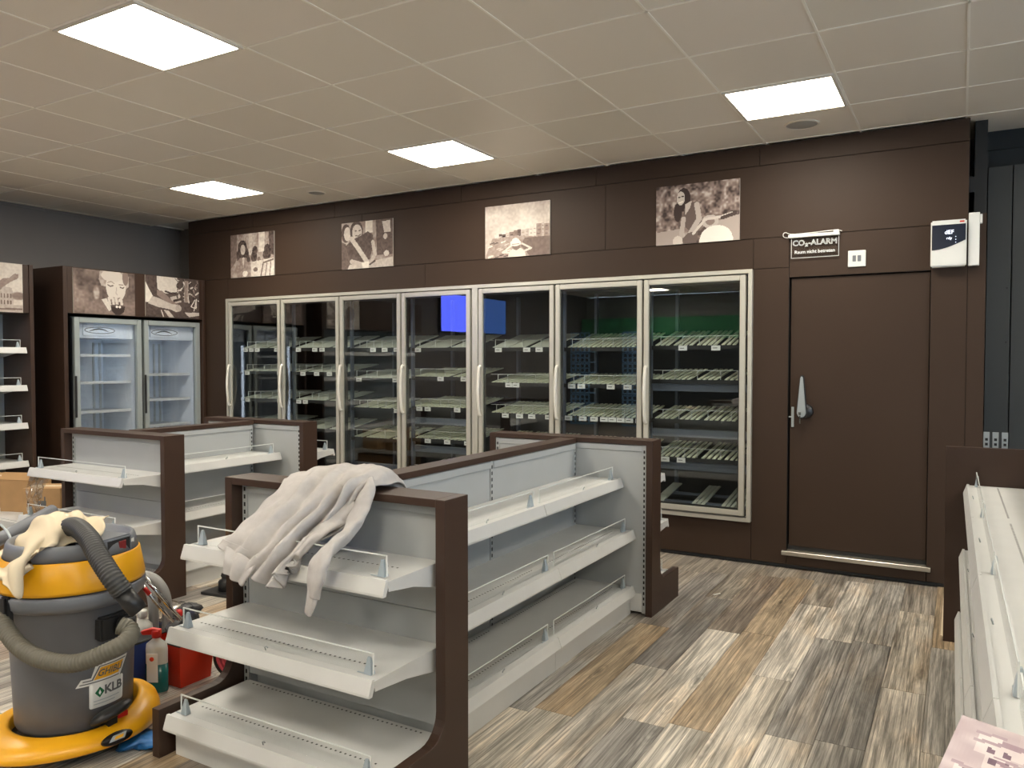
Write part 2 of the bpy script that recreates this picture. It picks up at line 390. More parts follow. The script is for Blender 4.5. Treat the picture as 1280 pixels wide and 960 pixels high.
# right and front walls, with the shop windows that bring the daylight in
wr = MB()
wys = [(-7.9, -6.2), (-6.0, -4.3), (-4.1, -2.4)]
ys = [YF] + [q for p in wys for q in p] + [.45]
for a, b in zip(ys[::2], ys[1::2]): wr.box(XR, XR + .15, a, b, 0, HC)
for a, b in wys: wr.box(XR, XR + .15, a, b, 0, .35); wr.box(XR, XR + .15, a, b, 2.7, HC)
struct('wall_right', wr, M['wall_light'])
for n, (a, b) in enumerate(wys):
    f = MB()
    for q in ((a, a + .06, .35, 2.7), (b - .06, b, .35, 2.7), (a + .06, b - .06, .35, .41), (a + .06, b - .06, 2.64, 2.7), (a + .06, b - .06, 1.9, 1.95)): f.box(XR + .03, XR + .10, *q)
    wn = struct('window_%d' % (n + 1), f, M['winframe'])
    MB().box(XR + .06, XR + .068, a + .06, b - .06, .41, 2.64).build('pane', M['winglass'], wn)
struct('wall_front', MB().box(XL, XR, YF - .1, YF, 0, HC), M['wall_light'])

# ---------------------------------------------------------------- cold room door
d = struct('door_1', MB().box(DX0 + .012, DX1 - .003, .02, .09, DZ0 + .035, DZ1 - .006), M['brown_wall'], bevel=.002)
MB().box(DX0 + .003, DX1 - .003, .03, .07, DZ0 + .005, DZ0 + .034).build('bottom_seal', M['blackp'], d)
MB().box(DX0 + .003, DX1 - .003, .012, .11, DZ0 - .027, DZ0 + .004).build('threshold', M['steel'], d)
sill = MB().box(-1.115, -.163, -.030, 0, .094, .125).build('sill', M['steel'], d, .003); sill['label'] = 'brushed steel sill strip'
hx, hz = -.985, 1.125
lev = MB().prism([(hx - .030, hz), (hx - .022, hz - .022), (hx, hz - .032), (hx + .022, hz - .022), (hx + .030, hz), (hx + .008, hz + .255), (hx, hz + .262), (hx - .008, hz + .255)], -.052, -.034, 'y')
lv = lev.build('handle', M['galv'], d, .004); lv['label'] = 'tapered metal lever handle'
MB().prism([(hx - .038, hz), (hx - .026, hz - .030), (hx, hz - .042), (hx + .026, hz - .030), (hx + .038, hz), (hx + .014, hz + .262), (hx, hz + .272), (hx - .014, hz + .262)], -.034, -.022, 'y').build('handle_back', M['blackp'], lv, .003)
MB().lathe([(0, 0), (.050, 0), (.046, .03), (0, .032)], n=28).build('handle_base', M['blackp'], d, mx=T(hx + .022, .021, hz + .012, rx=PI / 2))
MB().box(hx - .012, hx - .004, -.057, -.051, hz - .075, hz - .02).box(hx - .016, hx + .0, -.068, -.052, hz - .012, hz + .008).build('key', M['chrome'], lv, .001)
MB().box(DX0 + .022, DX0 + .040, .012, .020, 1.02, 1.165).box(DX0 + .004, DX0 + .022, .010, .018, 1.088, 1.098).build('latch_plate', M['galv'], d, .001)

# ---------------------------------------------------------------- walk-in cooler with glass doors
def cooler(name, label, x0, x1, doors, spec):
    t = thing(name, label, 'cooler', ((x0 + x1) / 2, 0, VZ0)); ox = (x0 + x1) / 2
    def X(x): return x - ox
    fr = MB(); W = .030
    fr.box(X(x0), X(x1), -.035, .05, VZ1 - VZ0 - W, VZ1 - VZ0).box(X(x0), X(x1), -.035, .05, 0, W)
    fr.box(X(x0), X(x0) + W, -.035, .05, W, VZ1 - VZ0 - W).box(X(x1) - W, X(x1), -.035, .05, W, VZ1 - VZ0 - W)
    fr.build('frame', M['cream_metal'], t, .002)
    H = VZ1 - VZ0
    bk = MB().box(X(x0) + W, X(x1) - W, .045, .05, H - W - .012, H - W).box(X(x0) + W, X(x1) - W, .045, .05, W, W + .012)
    for q in doors[1:-1]: bk.box(X(q) - .018, X(q) + .018, .0, .06, W, H - W)
    bk.build('inner_frame', M['black'], t)
    for n, (a, b) in enumerate(zip(doors, doors[1:])):
        a += .008; b -= .008; za, zb = W + .014, H - W - .010; s = .040
        df = MB().box(X(a), X(a) + s, -.045, .0, za, zb).box(X(b) - s, X(b), -.045, .0, za, zb).box(X(a) + s, X(b) - s, -.045, .0, zb - s, zb).box(X(a) + s, X(b) - s, -.045, .0, za, za + s)
        do = df.build('door', M['cream_metal'], t, .004)
        MB().box(X(a) + s, X(b) - s, -.032, -.027, za + s, zb - s).build('pane', M['glass'], do)
        gk = MB().box(X(a) + s, X(a) + s + .012, -.024, -.002, za + s, zb - s).box(X(b) - s - .012, X(b) - s, -.024, -.002, za + s, zb - s).box(X(a) + s, X(b) - s, -.024, -.002, zb - s - .012, zb - s).box(X(a) + s, X(b) - s, -.024, -.002, za + s, za + s + .012)
        gk.build('gasket', M['blackp'], do)
        hx = X(a) + .020; z0 = 1.012 - VZ0; z1 = 1.45 - VZ0; zm = (z0 + z1) / 2
        pts = spline([(hx, -.046, z0), (hx, -.070, z0 + .03), (hx, -.088, zm), (hx, -.070, z1 - .03), (hx, -.046, z1)], 6)
        MB().tube(pts, .0125, 10).build('handle', M['handle'], do)
        # shelves behind the glass
        for (z, kind, tags) in spec[n]:
            shelf_in(t, X(a) + .01, X(b) - .01, z - VZ0, kind, tags, n)
        po = MB().box(X(b) - .005, X(b) + .021, .13, .16, .03, H - .05).box(X(b) - .005, X(b) + .021, .80, .84, .03, H - .05)
        po.build('rack_post', M['coldsteel'], t)
    return t

def shelf_in(t, x0, x1, z, kind, tags, n):
    D = .50; sl = .25 if z > 1.15 else .15; y0 = .115
    r = random.Random(int(z * 1000) + int(x0 * 100))
    mb = MB()
    def strip(xa, xb, w=.024, gp=.020, mi=0, d0=0, d1=D):
        x = xa
        while x + w <= xb + .001:
            p = [(x, y0 + d0, z + d0 * sl), (x + w, y0 + d0, z + d0 * sl), (x + w, y0 + d1, z + d1 * sl), (x, y0 + d1, z + d1 * sl)]
            q = [(a, b, c + .008) for a, b, c in p]
            mb.add(p + q, [(0, 1, 2, 3), (4, 5, 6, 7), (0, 1, 5, 4), (1, 2, 6, 5), (2, 3, 7, 6), (3, 0, 4, 7)], mi); x += w + gp
    if kind == 'beam':
        mb.box(x0, x1, y0 + .02, y0 + .07, z - .03, z + .03).build('rack_beam', M['coldsteel'], t, .003); return
    if kind == 'floor':
        strip(x0 + .02, x0 + .10, .08); strip(x0 + .33, x0 + .45, .028, .008); strip(x1 - .20, x1 - .005, .028, .008)
        mb.build('roller_mat', M['roller2'], t)
        MB().box(x0, x1, y0 + .05, y0 + .07, z - .01, z + .015).box(x0, x1, y0 + .3, y0 + .32, z + .02, z + .04).build('rack_beam', M['coldsteel'], t); return
    if kind == 'tray':      # flat trays of different widths
        x = x0 + .04
        while x < x1 - .06:
            w = r.uniform(.10, .26); xe = min(x + w, x1 - .01)
            strip(x, xe, xe - x - .004, .004); x = xe + r.choice((.012, .012, .05))
    elif kind == 'roller': strip(x0 + .03, x1 - .01)
    elif kind == 'mixed':
        x = x0 + .03
        while x < x1 - .08:
            w = r.uniform(.10, .2); strip(x, min(x + w, x1), .024, .018); x += w + .02
    sh = mb.build('shelf', M['roller'] if kind != 'tray' else M['roller2'], t)
    MB().box(x0, x1, y0 - .012, y0 - .002, z - .030, z + .002).build('front_rail', M['cold'], sh)
    # clear dividers, with bright front edges
    dv = MB(); x = x0 + .06 + r.random() * .05
    while x < x1 - .03:
        dv.box(x, x + .0035, y0, y0 + .005, z + .004, z + .075)
        dv.box(x, x + .0025, y0 + .005, y0 + .40, z + .070, z + .0735); x += r.choice((.09, .1, .13, .18))
    if kind != 'tray': dv.box(x0 + .02, x1 - .02, y0, y0 + .003, z + .073, z + .077)
    dv.build('divider', M['acryl_edge'], sh)
    for f in tags:
        xx = x0 + (x1 - x0) * f
        MB().box(xx - .034, xx + .034, y0 - .017, y0 - .0125, z - .038, z + .000, 0).box(xx - .022, xx + .012, y0 - .0178, y0 - .017, z - .022, z - .016, 1).build('price_tag', [M['tag'], M['ink']], sh)

cooler('glass_door_cooler', 'built-in cooler with four glass doors, left of the two, champagne frame', VX0, VXM, [-6.905, -6.115, -5.313, -4.552, -3.775],
       [[(1.63, 'tray', (.12, .24, .36, .75, .87)), (1.38, 'tray', (.15, .8)), (1.085, 'tray', (.15, .8, .95)), (.80, 'tray', (.5,))],
        [(1.627, 'tray', (.12, .42, .55)), (1.378, 'tray', (.2, .45, .68, .95)), (1.086, 'tray', (.12, .24)), (.794, 'tray', (.9,))],
        [(1.62, 'tray', (.4, .6, .8)), (1.325, 'tray', (.15, .78)), (1.03, 'mixed', (.8,)), (.735, 'mixed', ()), (.45, 'beam', ())],
        [(1.615, 'tray', (.1,)), (1.345, 'mixed', (.45, .8)), (1.06, 'roller', (.12, .25, .7, .97)), (.925, 'beam', ()), (.76, 'roller', (.25, .55, .85)), (.66, 'beam', ()), (.43, 'mixed', ())]])
cooler('glass_door_cooler', 'built-in cooler with three glass doors, right of the two, beside the brown door', VXM, VX1, [-3.70, -2.945, -2.172, -1.375],
       [[(1.61, 'tray', (.15, .55, .72, .92)), (1.30, 'roller', (.3, .4)), (1.03, 'mixed', (.25, .45, .62, .85)), (.75, 'mixed', (.5,))],
        [(1.605, 'roller', ()), (1.30, 'roller', (.1, .22, .58, .78)), (1.03, 'roller', (.06, .24, .38, .5, .6, .7, .8, .92)), (.74, 'mixed', ())],
        [(1.613, 'mixed', (.34, .68)), (1.346, 'mixed', ()), (1.285, 'beam', ()), (1.034, 'mixed', ()), (.925, 'beam', ()), (.735, 'mixed', (.16, .33)), (.665, 'beam', ()), (.37, 'floor', ())]])
# ================================================================ GONDOLA SHELVING
CACHE = {}
def part(key, fn, name, mats, parent, mx=None, bevel=0):
    if key not in CACHE: CACHE[key] = fn().mesh(name, mats, bevel)
    return link(name, CACHE[key], parent, mx)

LIP = .048
def shelf_mb(W, D, holes):
    mb = MB()
    mb.box(0, W, -D, 0, -.022, 0)
    poly = [(-D + .004, .0), (-D + .004, .006), (-D - .006, .006), (-D - .022, -LIP + .008), (-D - .022, -LIP), (-D - .006, -LIP), (-D + .004, -.022)]
    mb.prism(poly, .002, W - .002, 'x')
    for x in (.0, W - .004):
        mb.prism([(0, -.02), (0, -.085), (-.05, -.08), (-D * .55, -.05), (-D + .006, -.034), (-D + .006, -.02)], x, x + .004, 'x')
    if holes:
        n = int((W - .1) / .022)
        for y in holes:
            for i in range(n):
                x = .05 + i * .022
                mb.box(x, x + .007, y - .0035, y + .0035, -.001, .0006, 1)
    return mb
def fence_mb(W, D):
    y = -D + .035
    mb = MB().box(.03, W - .03, y, y + .003, .004, .072, 0)
    mb.box(.03, W - .03, y - .0005, y + .0035, .0705, .0745, 1).box(.03, .034, y - .0005, y + .0035, .004, .0705, 1).box(W - .034, W - .03, y - .0005, y + .0035, .004, .0705, 1)
    return mb
def clip_mb():
    return MB().frustum((-.016, .016, -.012, .012, 0), (-.006, .006, -.003, .005, .056)).box(-.045, -.014, -.010, -.004, .0, .003)
def shelf(parent, mx, W, D, z, holes=None, hook=True, clips=(True, True)):
    s = part(('shelf', W, D, holes), lambda: shelf_mb(W, D, holes), 'shelf', [M['shelf'], M['dot']], parent, mx @ T(0, 0, z), .0)
    part(('fence', W, D), lambda: fence_mb(W, D), 'clear_fence', [M['acryl'], M['acryl_edge']], s)
    for k, x in enumerate((.052, W - .052)):
        if clips[k]: part('clip', clip_mb, 'fence_clip', M['clip'], s, T(x if k else x, -D + .040, .001, rz=0), .002)
    if hook: part('hook', lambda: MB().tube([(0, 0, .0), (0, -.004, .012), (.008, -.004, .016), (.012, -.002, .010)], .0022, 6), 'ticket_hook', M['galv'], s, T(W / 2, -D + .014, .004))
    return s
def upright_mb(H, wx=.030, dy=.03):
    mb = MB().box(-wx / 2, wx / 2, -.002, dy, .012, H)
    z = .06
    while z < H - .03:
        mb.box(-.0045, .0045, -.0032, -.0015, z, z + .017, 1); z += .032
    return mb
def frame_poly(H, hz, foot=.41, back=.085, r=.09):
    p = [(back, 0), (-foot, 0), (-foot, hz)]
    for k in range(7):
        a = PI / 2 * k / 6
        p.append((-.062 - r + r * math.sin(a), hz + r - r * math.cos(a)))
    return p + [(-.062, H), (back, H)]

def end_unit(label, loc, rz, H, group, fh=.185):
    """ head unit: a brown framed bay with three shelves on its -y side """
    t = thing('end_shelving_unit', label, 'shelving unit', loc, rz, group)
    W2 = .5525
    for s in (-1, 1):
        x0, x1 = (-W2, -W2 + .040) if s < 0 else (W2 - .040, W2)
        part(('frame', H, fh, s), lambda: MB().prism(frame_poly(H, fh), x0, x1, 'x'), 'side_frame', M['brown'], t, None, .0015)
    part(('cap', H), lambda: MB().box(-W2 + .040, W2 - .040, -.062, .085, H - .028, H), 'top_board', M['brown'], t, None, .001)
    part(('ubar', H, 'e'), lambda: upright_mb(H - .03, .026, .07), 'upright', [M['panel'], M['slot']], t, T(-.499, -.004, 0))
    part(('ubar', H, 'e'), lambda: None, 'upright', None, t, T(.499, -.004, 0))
    part(('ubar2', H), lambda: upright_mb(H - .03, .026, .01), 'upright', [M['panel'], M['slot']], t, T(-.499, .073, 0, rz=PI))
    part(('ubar2', H), lambda: None, 'upright', None, t, T(.499, .073, 0, rz=PI))
    part(('bp', H), lambda: MB().box(-.486, .486, 0, .03, .19, .60), 'back_panel', M['panel'], t, None, .0015)
    part(('bp2', H), lambda: MB().box(-.486, .486, 0, .03, .602, H - .032), 'back_panel', M['panel'], t, None, .0015)
    part(('hd', H), lambda: MB().box(-.486, .486, -.008, 0, H - .068, H - .032), 'header_strip', M['panel'], t, None, .003)
    part(('rp', H), lambda: MB().box(-.486, .486, .04, .07, .13, H - .032), 'rear_panel', M['panel'], t, None, .0015)
    part(('rk', H), lambda: MB().box(-.486, .486, .045, .078, .02, .128), 'rear_kick_panel', M['shelf'], t, None, .0015)
    part(('hr', H), lambda: MB().box(-.486, .486, .07, .078, H - .068, H - .032), 'header_strip', M['panel'], t, None, .003)
    A = T(-.495, 0, 0)
    shelf(t, A, .99, .30, .788, (-.15,)); shelf(t, A, .99, .37, .488, (-.27,)); shelf(t, A, .99, .385, .160, (-.02, -.27))
    part(('kick',), lambda: MB().box(-.49, .49, -.355, -.335, .0, .125), 'kick_panel', M['shelf'], t)
    return t

def spine_unit(label, loc, rz, n, H, group, hz=(.795, .495, .160)):
    """ double sided run of n one-metre bays along local x, faces at local y -.045 and +.045 """
    t = thing('double_shelving_unit', label, 'shelving unit', loc, rz, group)
    L = n * 1.0 - .02
    MB().box(-L / 2, L / 2, -.055, .055, H - .028, H).build('top_board', M['brown'], t, .001)
    MB().box(-L / 2 + .01, L / 2 - .01, -.040, .040, .0, .10).build('foot_rail', M['panel'], t)
    for side in (0, 1):
        R = T(0, 0, 0, rz=PI * side)
        for k in range(n + 1):
            x = -L / 2 + k * L / n; x = min(max(x, -L / 2 + .016), L / 2 - .016)
            part(('sub', H), lambda: upright_mb(H - .03, .024, .03), 'upright', [M['panel'], M['slot']], t, R @ T(x, -.045, 0))
        for k in range(n):
            w = L / n
            for (za, zb) in ((.10, .40), (.402, .70), (.702, H - .032)):
                part(('sp', w, za, zb), lambda: MB().box(.014, w - .014, 0, .03, za, zb), 'back_panel', M['panel'], t, R @ T(-L / 2 + k * w, -.043, 0), .0015)
            part(('sh', w, H), lambda: MB().box(.014, w - .014, -.008, 0, H - .068, H - .032), 'header_strip', M['panel'], t, R @ T(-L / 2 + k * w, -.043, 0), .003)
            A = R @ T(-L / 2 + k * w, -.045, 0)
            cc = (True, False) if (k and not side) else (True, True)
            if n > 1: cc = (False, True) if k == 0 else (k == 1, True)
            if n > 1 and k == 1: cc = (False, True)
            shelf(t, A, w, .29, hz[0], clips=cc); shelf(t, A, w, .37, hz[1], (-.27,), clips=cc); shelf(t, A, w, .37, hz[2], (-.03, -.27), clips=cc)
            part(('kp', w, hz[2]), lambda: MB().box(.001, w - .001, -.360, -.345, 0, hz[2] - .036), 'kick_panel', M['shelf'], t, A)
    return t
G = 'brown framed shelving units'
AX = -2.088
a1 = end_unit('nearest brown framed shelving unit, the pale hooded sweatshirt hangs over it', (AX, -3.600, 0), 0, 1.018, G)
a3 = end_unit('brown framed shelving unit seen from its plain grey back, right, before the glass coolers', (AX - .012, -1.462, 0), PI, 1.032, G)
a2 = spine_unit('long double-sided grey shelving run leading away from the nearest unit', (AX, -2.522, 0), PI / 2, 2, 1.025, G)
BXc = -4.825
b1 = end_unit('brown framed shelving unit behind the yellow vacuum, facing the viewer', (BXc, -2.695, 0), 0, 1.03, G)
b3 = end_unit('farther brown framed shelving unit on the left, seen from its back before the coolers', (BXc + .0, -1.495, 0), PI, 1.035, G)
b2 = spine_unit('short double-sided grey shelving run between the two left framed units', (BXc, -2.095, 0), PI / 2, 1, 1.03, G)

# right-hand gondola: shelves face -x, brown end board facing the viewer
t = thing('single_shelving_unit', 'white shelving run at the right edge with a brown end board', 'shelving unit', (.335, -1.12, 0), -PI / 2 + .010)
# local -y faces world -x ; local +x runs towards the viewer (world -y)
MB().box(-.040, .0, -.405, .41, 0, 1.043).build('end_board', M['brown'], t, .0015)
MB().box(.0, 5.0, .0, .08, .0, 1.015).build('core_panel', M['panel'], t)
MB().box(.0, 5.0, -.01, .09, 1.015, 1.043).build('top_board', M['brown'], t)
for k in range(5):
    w = .995; A = T(.004 + k * w, -.001, 0)
    shelf(t, A, w, .30, .845, (-.17,), clips=(k == 0, True)); shelf(t, A, w, .315, .50, clips=(False, True)); shelf(t, A, w, .33, .165, clips=(False, True))
    part(('kpc', w, .165), lambda: MB().box(.001, w - .001, -.315, -.300, 0, .129), 'kick_panel', M['shelf'], t, A)
struct('trim_2', MB().box(-.083, -.058, -1.05, -.005, .0004, .004), M['rag'])
# loose slotted posts leaning behind it
for k, (x, lean) in enumerate(((.118, 0), (.160, .0), (.203, .0), (.345, .10))):
    h = 1.11 + .0 * k
    mb = MB()
    mb.box(-.014, .014, -.010, .010, 0, h)
    z = .05
    while z < h - .02: mb.box(-.0065, .0065, -.0115, -.0095, z, z + .014, 1); z += .026
    o = mb.build('slotted_post', [M['galv'], M['slot']], None, mx=T(x + (0 if k < 3 else -.02), -.90, 0, ry=lean))
    tag(o, ['galvanised slotted post behind the brown end board, leftmost of three side by side', 'galvanised slotted post behind the brown end board, middle of three', 'galvanised slotted post behind the brown end board, rightmost of the three together', 'galvanised slotted post leaning at the picture edge, apart from the other three'][k], 'post', 'loose slotted posts')

# ================================================================ LEFT WALL: fridges in a brown surround
t = thing('fridge_surround', 'tall dark brown surround built round the two grey fridges', 'cabinet', (-7.755, -.80, 0))
XF = .445
MB().box(-.44, XF, -.795, -.755, 0, 2.385).build('side_panel', M['brown'], t, .002)
MB().box(-.44, XF, .755, .79, 0, 2.385).build('side_panel', M['brown'], t, .002)
MB().box(.02, XF, -.755, .755, 1.945, 2.385).build('header_board', M['brown'], t, .002)
MB().box(-.44, .02, -.755, .755, 2.36, 2.385).box(-.44, -.42, -.755, .755, 0, 2.36).build('back_board', M['black'], t)
def fridge(label, y0, y1, shelves, first):
    xc, yc = -7.70, (y0 + y1) / 2; Wy = (y1 - y0) / 2; H = 1.925
    t = thing('display_fridge', label, 'fridge', (xc, yc, 0))
    b = MB().box(-.30, .30, -Wy, -Wy + .035, .0, H).box(-.30, .30, Wy - .035, Wy, .0, H).box(-.30, .30, -Wy + .035, Wy - .035, H - .035, H).box(-.30, .30, -Wy + .035, Wy - .035, 0, .25).box(-.30, -.27, -Wy + .035, Wy - .035, .25, H - .035)
    b.build('body', M['blackp'], t, .003)
    a = .036
    MB().box(-.265, .28, -Wy + a, -Wy + a + .006, .25, H - a).box(-.265, .28, Wy - a - .006, Wy - a, .25, H - a).box(-.265, .28, -Wy + a + .006, Wy - a - .006, H - a - .17, H - a).box(-.265, -.255, -Wy + a + .006, Wy - a - .006, .25, H - a - .17).build('liner', M['white_in'], t)
    for z in shelves:
        s = MB().box(-.24, .22, -Wy + .06, Wy - .06, z, z + .006).box(.215, .235, -Wy + .05, Wy - .05, z - .012, z + .016); s.build('shelf', M['shelf'], t)
    ribs = MB()
    for yy in (-Wy + .10, Wy - .16, Wy - .09): ribs.box(-.255, -.24, yy, yy + .018, .27, H - .24)
    ribs.build('shelf_rail', M['shelf'], t)
    MB().box(.22, .25, -Wy + .042, -Wy + .050, .35, H - .25).build('inner_fill_strip', M['fridgefill'], t)  # added glowing strip out of view behind the door frame, brightens the liner
    fw = .052
    d = MB().box(.31, .355, -Wy + .005, -Wy + .005 + fw, .10, H - .01).box(.31, .355, Wy - .005 - fw, Wy - .005, .10, H - .01).box(.31, .355, -Wy + fw, Wy - fw, H - .01 - fw, H - .01).box(.31, .355, -Wy + fw, Wy - fw, .10, .10 + fw)
    do = d.build('door', M['fridge_frame'], t, .004)
    MB().box(.328, .334, -Wy + fw, Wy - fw, .10 + fw, H - .01 - fw).build('pane', M['fglass'], do)
    MB().box(.355, .37, -Wy + .0, -Wy + .018, .95, 1.35).build('handle', M['blackp'], do, .003)
    # oval emblem with a crescent on the inside top
    ov = MB(); n = 40
    yl, zl = -.06, H - .13
    P = [(.297, yl + .155 * math.cos(2 * PI * i / n), zl + .030 * math.sin(2 * PI * i / n)) for i in range(n + 1)]
    ov.tube(P, .0032, 5, cap=False)
    ov.tube([(.297, yl - .11 + .2 * i / 8, zl - .012 + .026 * math.sin(PI * i / 8)) for i in range(9)], [.002 + .006 * math.sin(PI * i / 8) for i in range(9)], 5)
    ov.box(.281, .2955, yl - .17, yl + .17, zl - .05, zl + .05, 1)
    ov.build('emblem', [M['ink'], M['white_in']], t)
    return t
fridge('left display fridge with glass door, grey frame, three visible shelves', -1.478, -.762, (1.545, 1.275, .985, .70, .45), True)
fridge('right display fridge with glass door, grey frame, next to the brown wall', -.742, -.050, (1.345, 1.075, .80, .52), False)

# wall shelving at the left edge
t = thing('wall_shelving_unit', 'tall dark wall shelving with white shelves at the left picture edge', 'shelving unit', (-7.755, -1.87, 0))
MB().box(-.44, .455, -.035, 0, 0, 2.36).build('side_panel', M['brown'], t, .002)
MB().box(.02, .445, -2.2, -.036, 1.925, 2.355).build('header_board', M['brown'], t, .002)
MB().box(-.02, .0, -2.2, -.036, 0, 2.355).build('back_panel', M['galv'], t)
for k in range(3):
    o = part('wup', lambda: upright_mb(1.93, .034, .02), 'upright', [M['galv'], M['slot']], t, T(.03, -.11 - k * 1.0, 0, rz=PI / 2))
for z in (1.61, 1.27, .93, .585): 
    for k in range(2): shelf(t, T(.0, -1.045 - k, 0, rz=PI / 2), .99, .42, z)
for k in range(2): shelf(t, T(.0, -1.045 - k, 0, rz=PI / 2), .99, .45, .17)
# ================================================================ PRINTS
class Img:
    def __init__(s, w, h, bg=.5):
        s.w, s.h = w, h; s.a = np.full((h, w), bg, float)
        s.Y, s.X = np.mgrid[0:h, 0:w]; s.X = (s.X + .5) / w; s.Y = (s.Y + .5) / h    # y down, 0..1
    def ell(s, cx, cy, rx, ry, v, rot=0, soft=0):
        dx, dy = s.X - cx, (s.Y - cy); c, n = math.cos(rot), math.sin(rot); asp = s.w / s.h
        dx = dx * asp; u = (dx * c + dy * n) / (rx * asp); w = (-dx * n + dy * c) / ry
        q = u * u + w * w
        if soft: k = np.clip((1 + soft - q) / (2 * soft), 0, 1); s.a = s.a * (1 - k) + v * k
        else: s.a[q < 1] = v
        return s
    def poly(s, pts, v):
        ins = np.zeros_like(s.a, bool); n = len(pts)
        for i in range(n):
            x0, y0 = pts[i]; x1, y1 = pts[(i + 1) % n]
            if y0 == y1: continue
            c = ((y0 > s.Y) != (y1 > s.Y)) & (s.X < (x1 - x0) * (s.Y - y0) / (y1 - y0) + x0); ins ^= c
        s.a[ins] = v; return s
    def line(s, pts, wd, v):
        asp = s.w / s.h
        for (x0, y0), (x1, y1) in zip(pts, pts[1:]):
            dx, dy = (x1 - x0) * asp, y1 - y0; L = dx * dx + dy * dy + 1e-9
            t = np.clip(((s.X - x0) * asp * dx + (s.Y - y0) * dy) / L, 0, 1)
            d = np.hypot((s.X - x0) * asp - t * dx, (s.Y - y0) - t * dy); s.a[d < wd] = v
        return s
    def noise(s, amp, scale, seed, mask=None):
        r = np.random.RandomState(seed); gh, gw = max(2, int(s.h / scale)), max(2, int(s.w / scale)); g = r.rand(gh + 1, gw + 1) - .5
        yy = s.Y * gh; xx = s.X * gw; y0 = yy.astype(int); x0 = xx.astype(int); fy, fx = yy - y0, xx - x0
        n = g[y0, x0] * (1 - fy) * (1 - fx) + g[y0 + 1, x0] * fy * (1 - fx) + g[y0, x0 + 1] * (1 - fy) * fx + g[y0 + 1, x0 + 1] * fy * fx
        if mask is None: s.a += amp * n
        else: s.a += amp * n * mask
        return s
def sepia(v, tint=0):
    v = np.clip(v, 0, 1)[..., None]
    lo = np.array([.022, .014, .014]); mid = np.array([.32, .24, .205]); hi = np.array([.92, .85, .75])
    if tint: lo = np.array([.07, .04, .07]); mid = np.array([.36, .25, .29]); hi = np.array([.86, .78, .74])
    return np.where(v < .5, lo + (mid - lo) * v * 2, mid + (hi - mid) * (v - .5) * 2)
def board(name, label, cat, im, wd, ht, mx, group=None, th=.012, edge=None, tint=0):
    """ printed board: local x right, z up, printed side towards -y, origin at its lower left """
    W, H = im.w, im.h; mb = MB()
    vs = [(wd * i / W, -th, ht * j / H) for j in range(H + 1) for i in range(W + 1)]
    fs = [(j * (W + 1) + i, j * (W + 1) + i + 1, (j + 1) * (W + 1) + i + 1, (j + 1) * (W + 1) + i) for j in range(H) for i in range(W)]
    o = len(vs); vs += [(0, -th, 0), (wd, -th, 0), (wd, -th, ht), (0, -th, ht), (0, 0, 0), (wd, 0, 0), (wd, 0, ht), (0, 0, ht)]
    fs += [tuple(o + q for q in f) for f in ((0, 4, 5, 1), (1, 5, 6, 2), (2, 6, 7, 3), (3, 7, 4, 0), (4, 7, 6, 5))]
    me = bpy.data.meshes.new(name); me.from_pydata(vs, [], fs); me.materials.append(M['print'])
    ca = me.color_attributes.new('Col', 'FLOAT_COLOR', 'CORNER')
    col = sepia(im.a, tint)[::-1].reshape(-1, 3); e = edge or (.55, .50, .44)
    arr = np.ones((len(fs) * 4, 4)); arr[:W * H * 4, :3] = np.repeat(col, 4, 0); arr[W * H * 4:, :3] = e
    ca.data.foreach_set('color', arr.ravel().astype(np.float32)); me.update()
    ob = link(name, me, None, mx); return tag(ob, label, cat, group)
GP = 'sepia photo boards'
A_, B_ = 128, 90
def two_women(seed=1):
    im = Img(A_, B_, .60).noise(.25, 14, 3)
    im.poly([(0, 0), (.16, 0), (.14, .6), (0, .8)], .34).poly([(.88, 0), (1, 0), (1, .55), (.9, .5)], .16).poly([(.44, 0), (.52, 0), (.5, .5), (.42, .5)], .72).poly([(.66, 0), (.8, 0), (.78, .45), (.66, .45)], .82)
    im.ell(.28, .34, .11, .20, .10).ell(.22, .5, .08, .18, .12).ell(.37, .48, .06, .16, .12)
    im.ell(.29, .36, .055, .12, .72).poly([(.14, 1), (.13, .66), (.22, .54), (.36, .54), (.45, .66), (.46, 1)], .52)
    im.poly([(.27, .54), (.33, .54), (.30, .78)], .78).ell(.42, .60, .04, .06, .12).ell(.34, .92, .06, .07, .9)
    im.ell(.57, .40, .06, .10, .10).ell(.55, .54, .07, .14, .13).ell(.85, .38, .07, .10, .10).ell(.84, .52, .09, .12, .14).ell(.66, .62, .04, .07, .35)
    im.poly([(.48, .66), (1, .60), (1, 1), (.48, 1)], .80).line([(.7, 1), (.76, .7), (.98, .64)], .02, .3).line([(.8, 1), (.84, .72)], .015, .35).line([(.9, 1), (.93, .68)], .015, .3).ell(.58, .84, .05, .05, .3)
    return im.noise(.22, 3, 5)
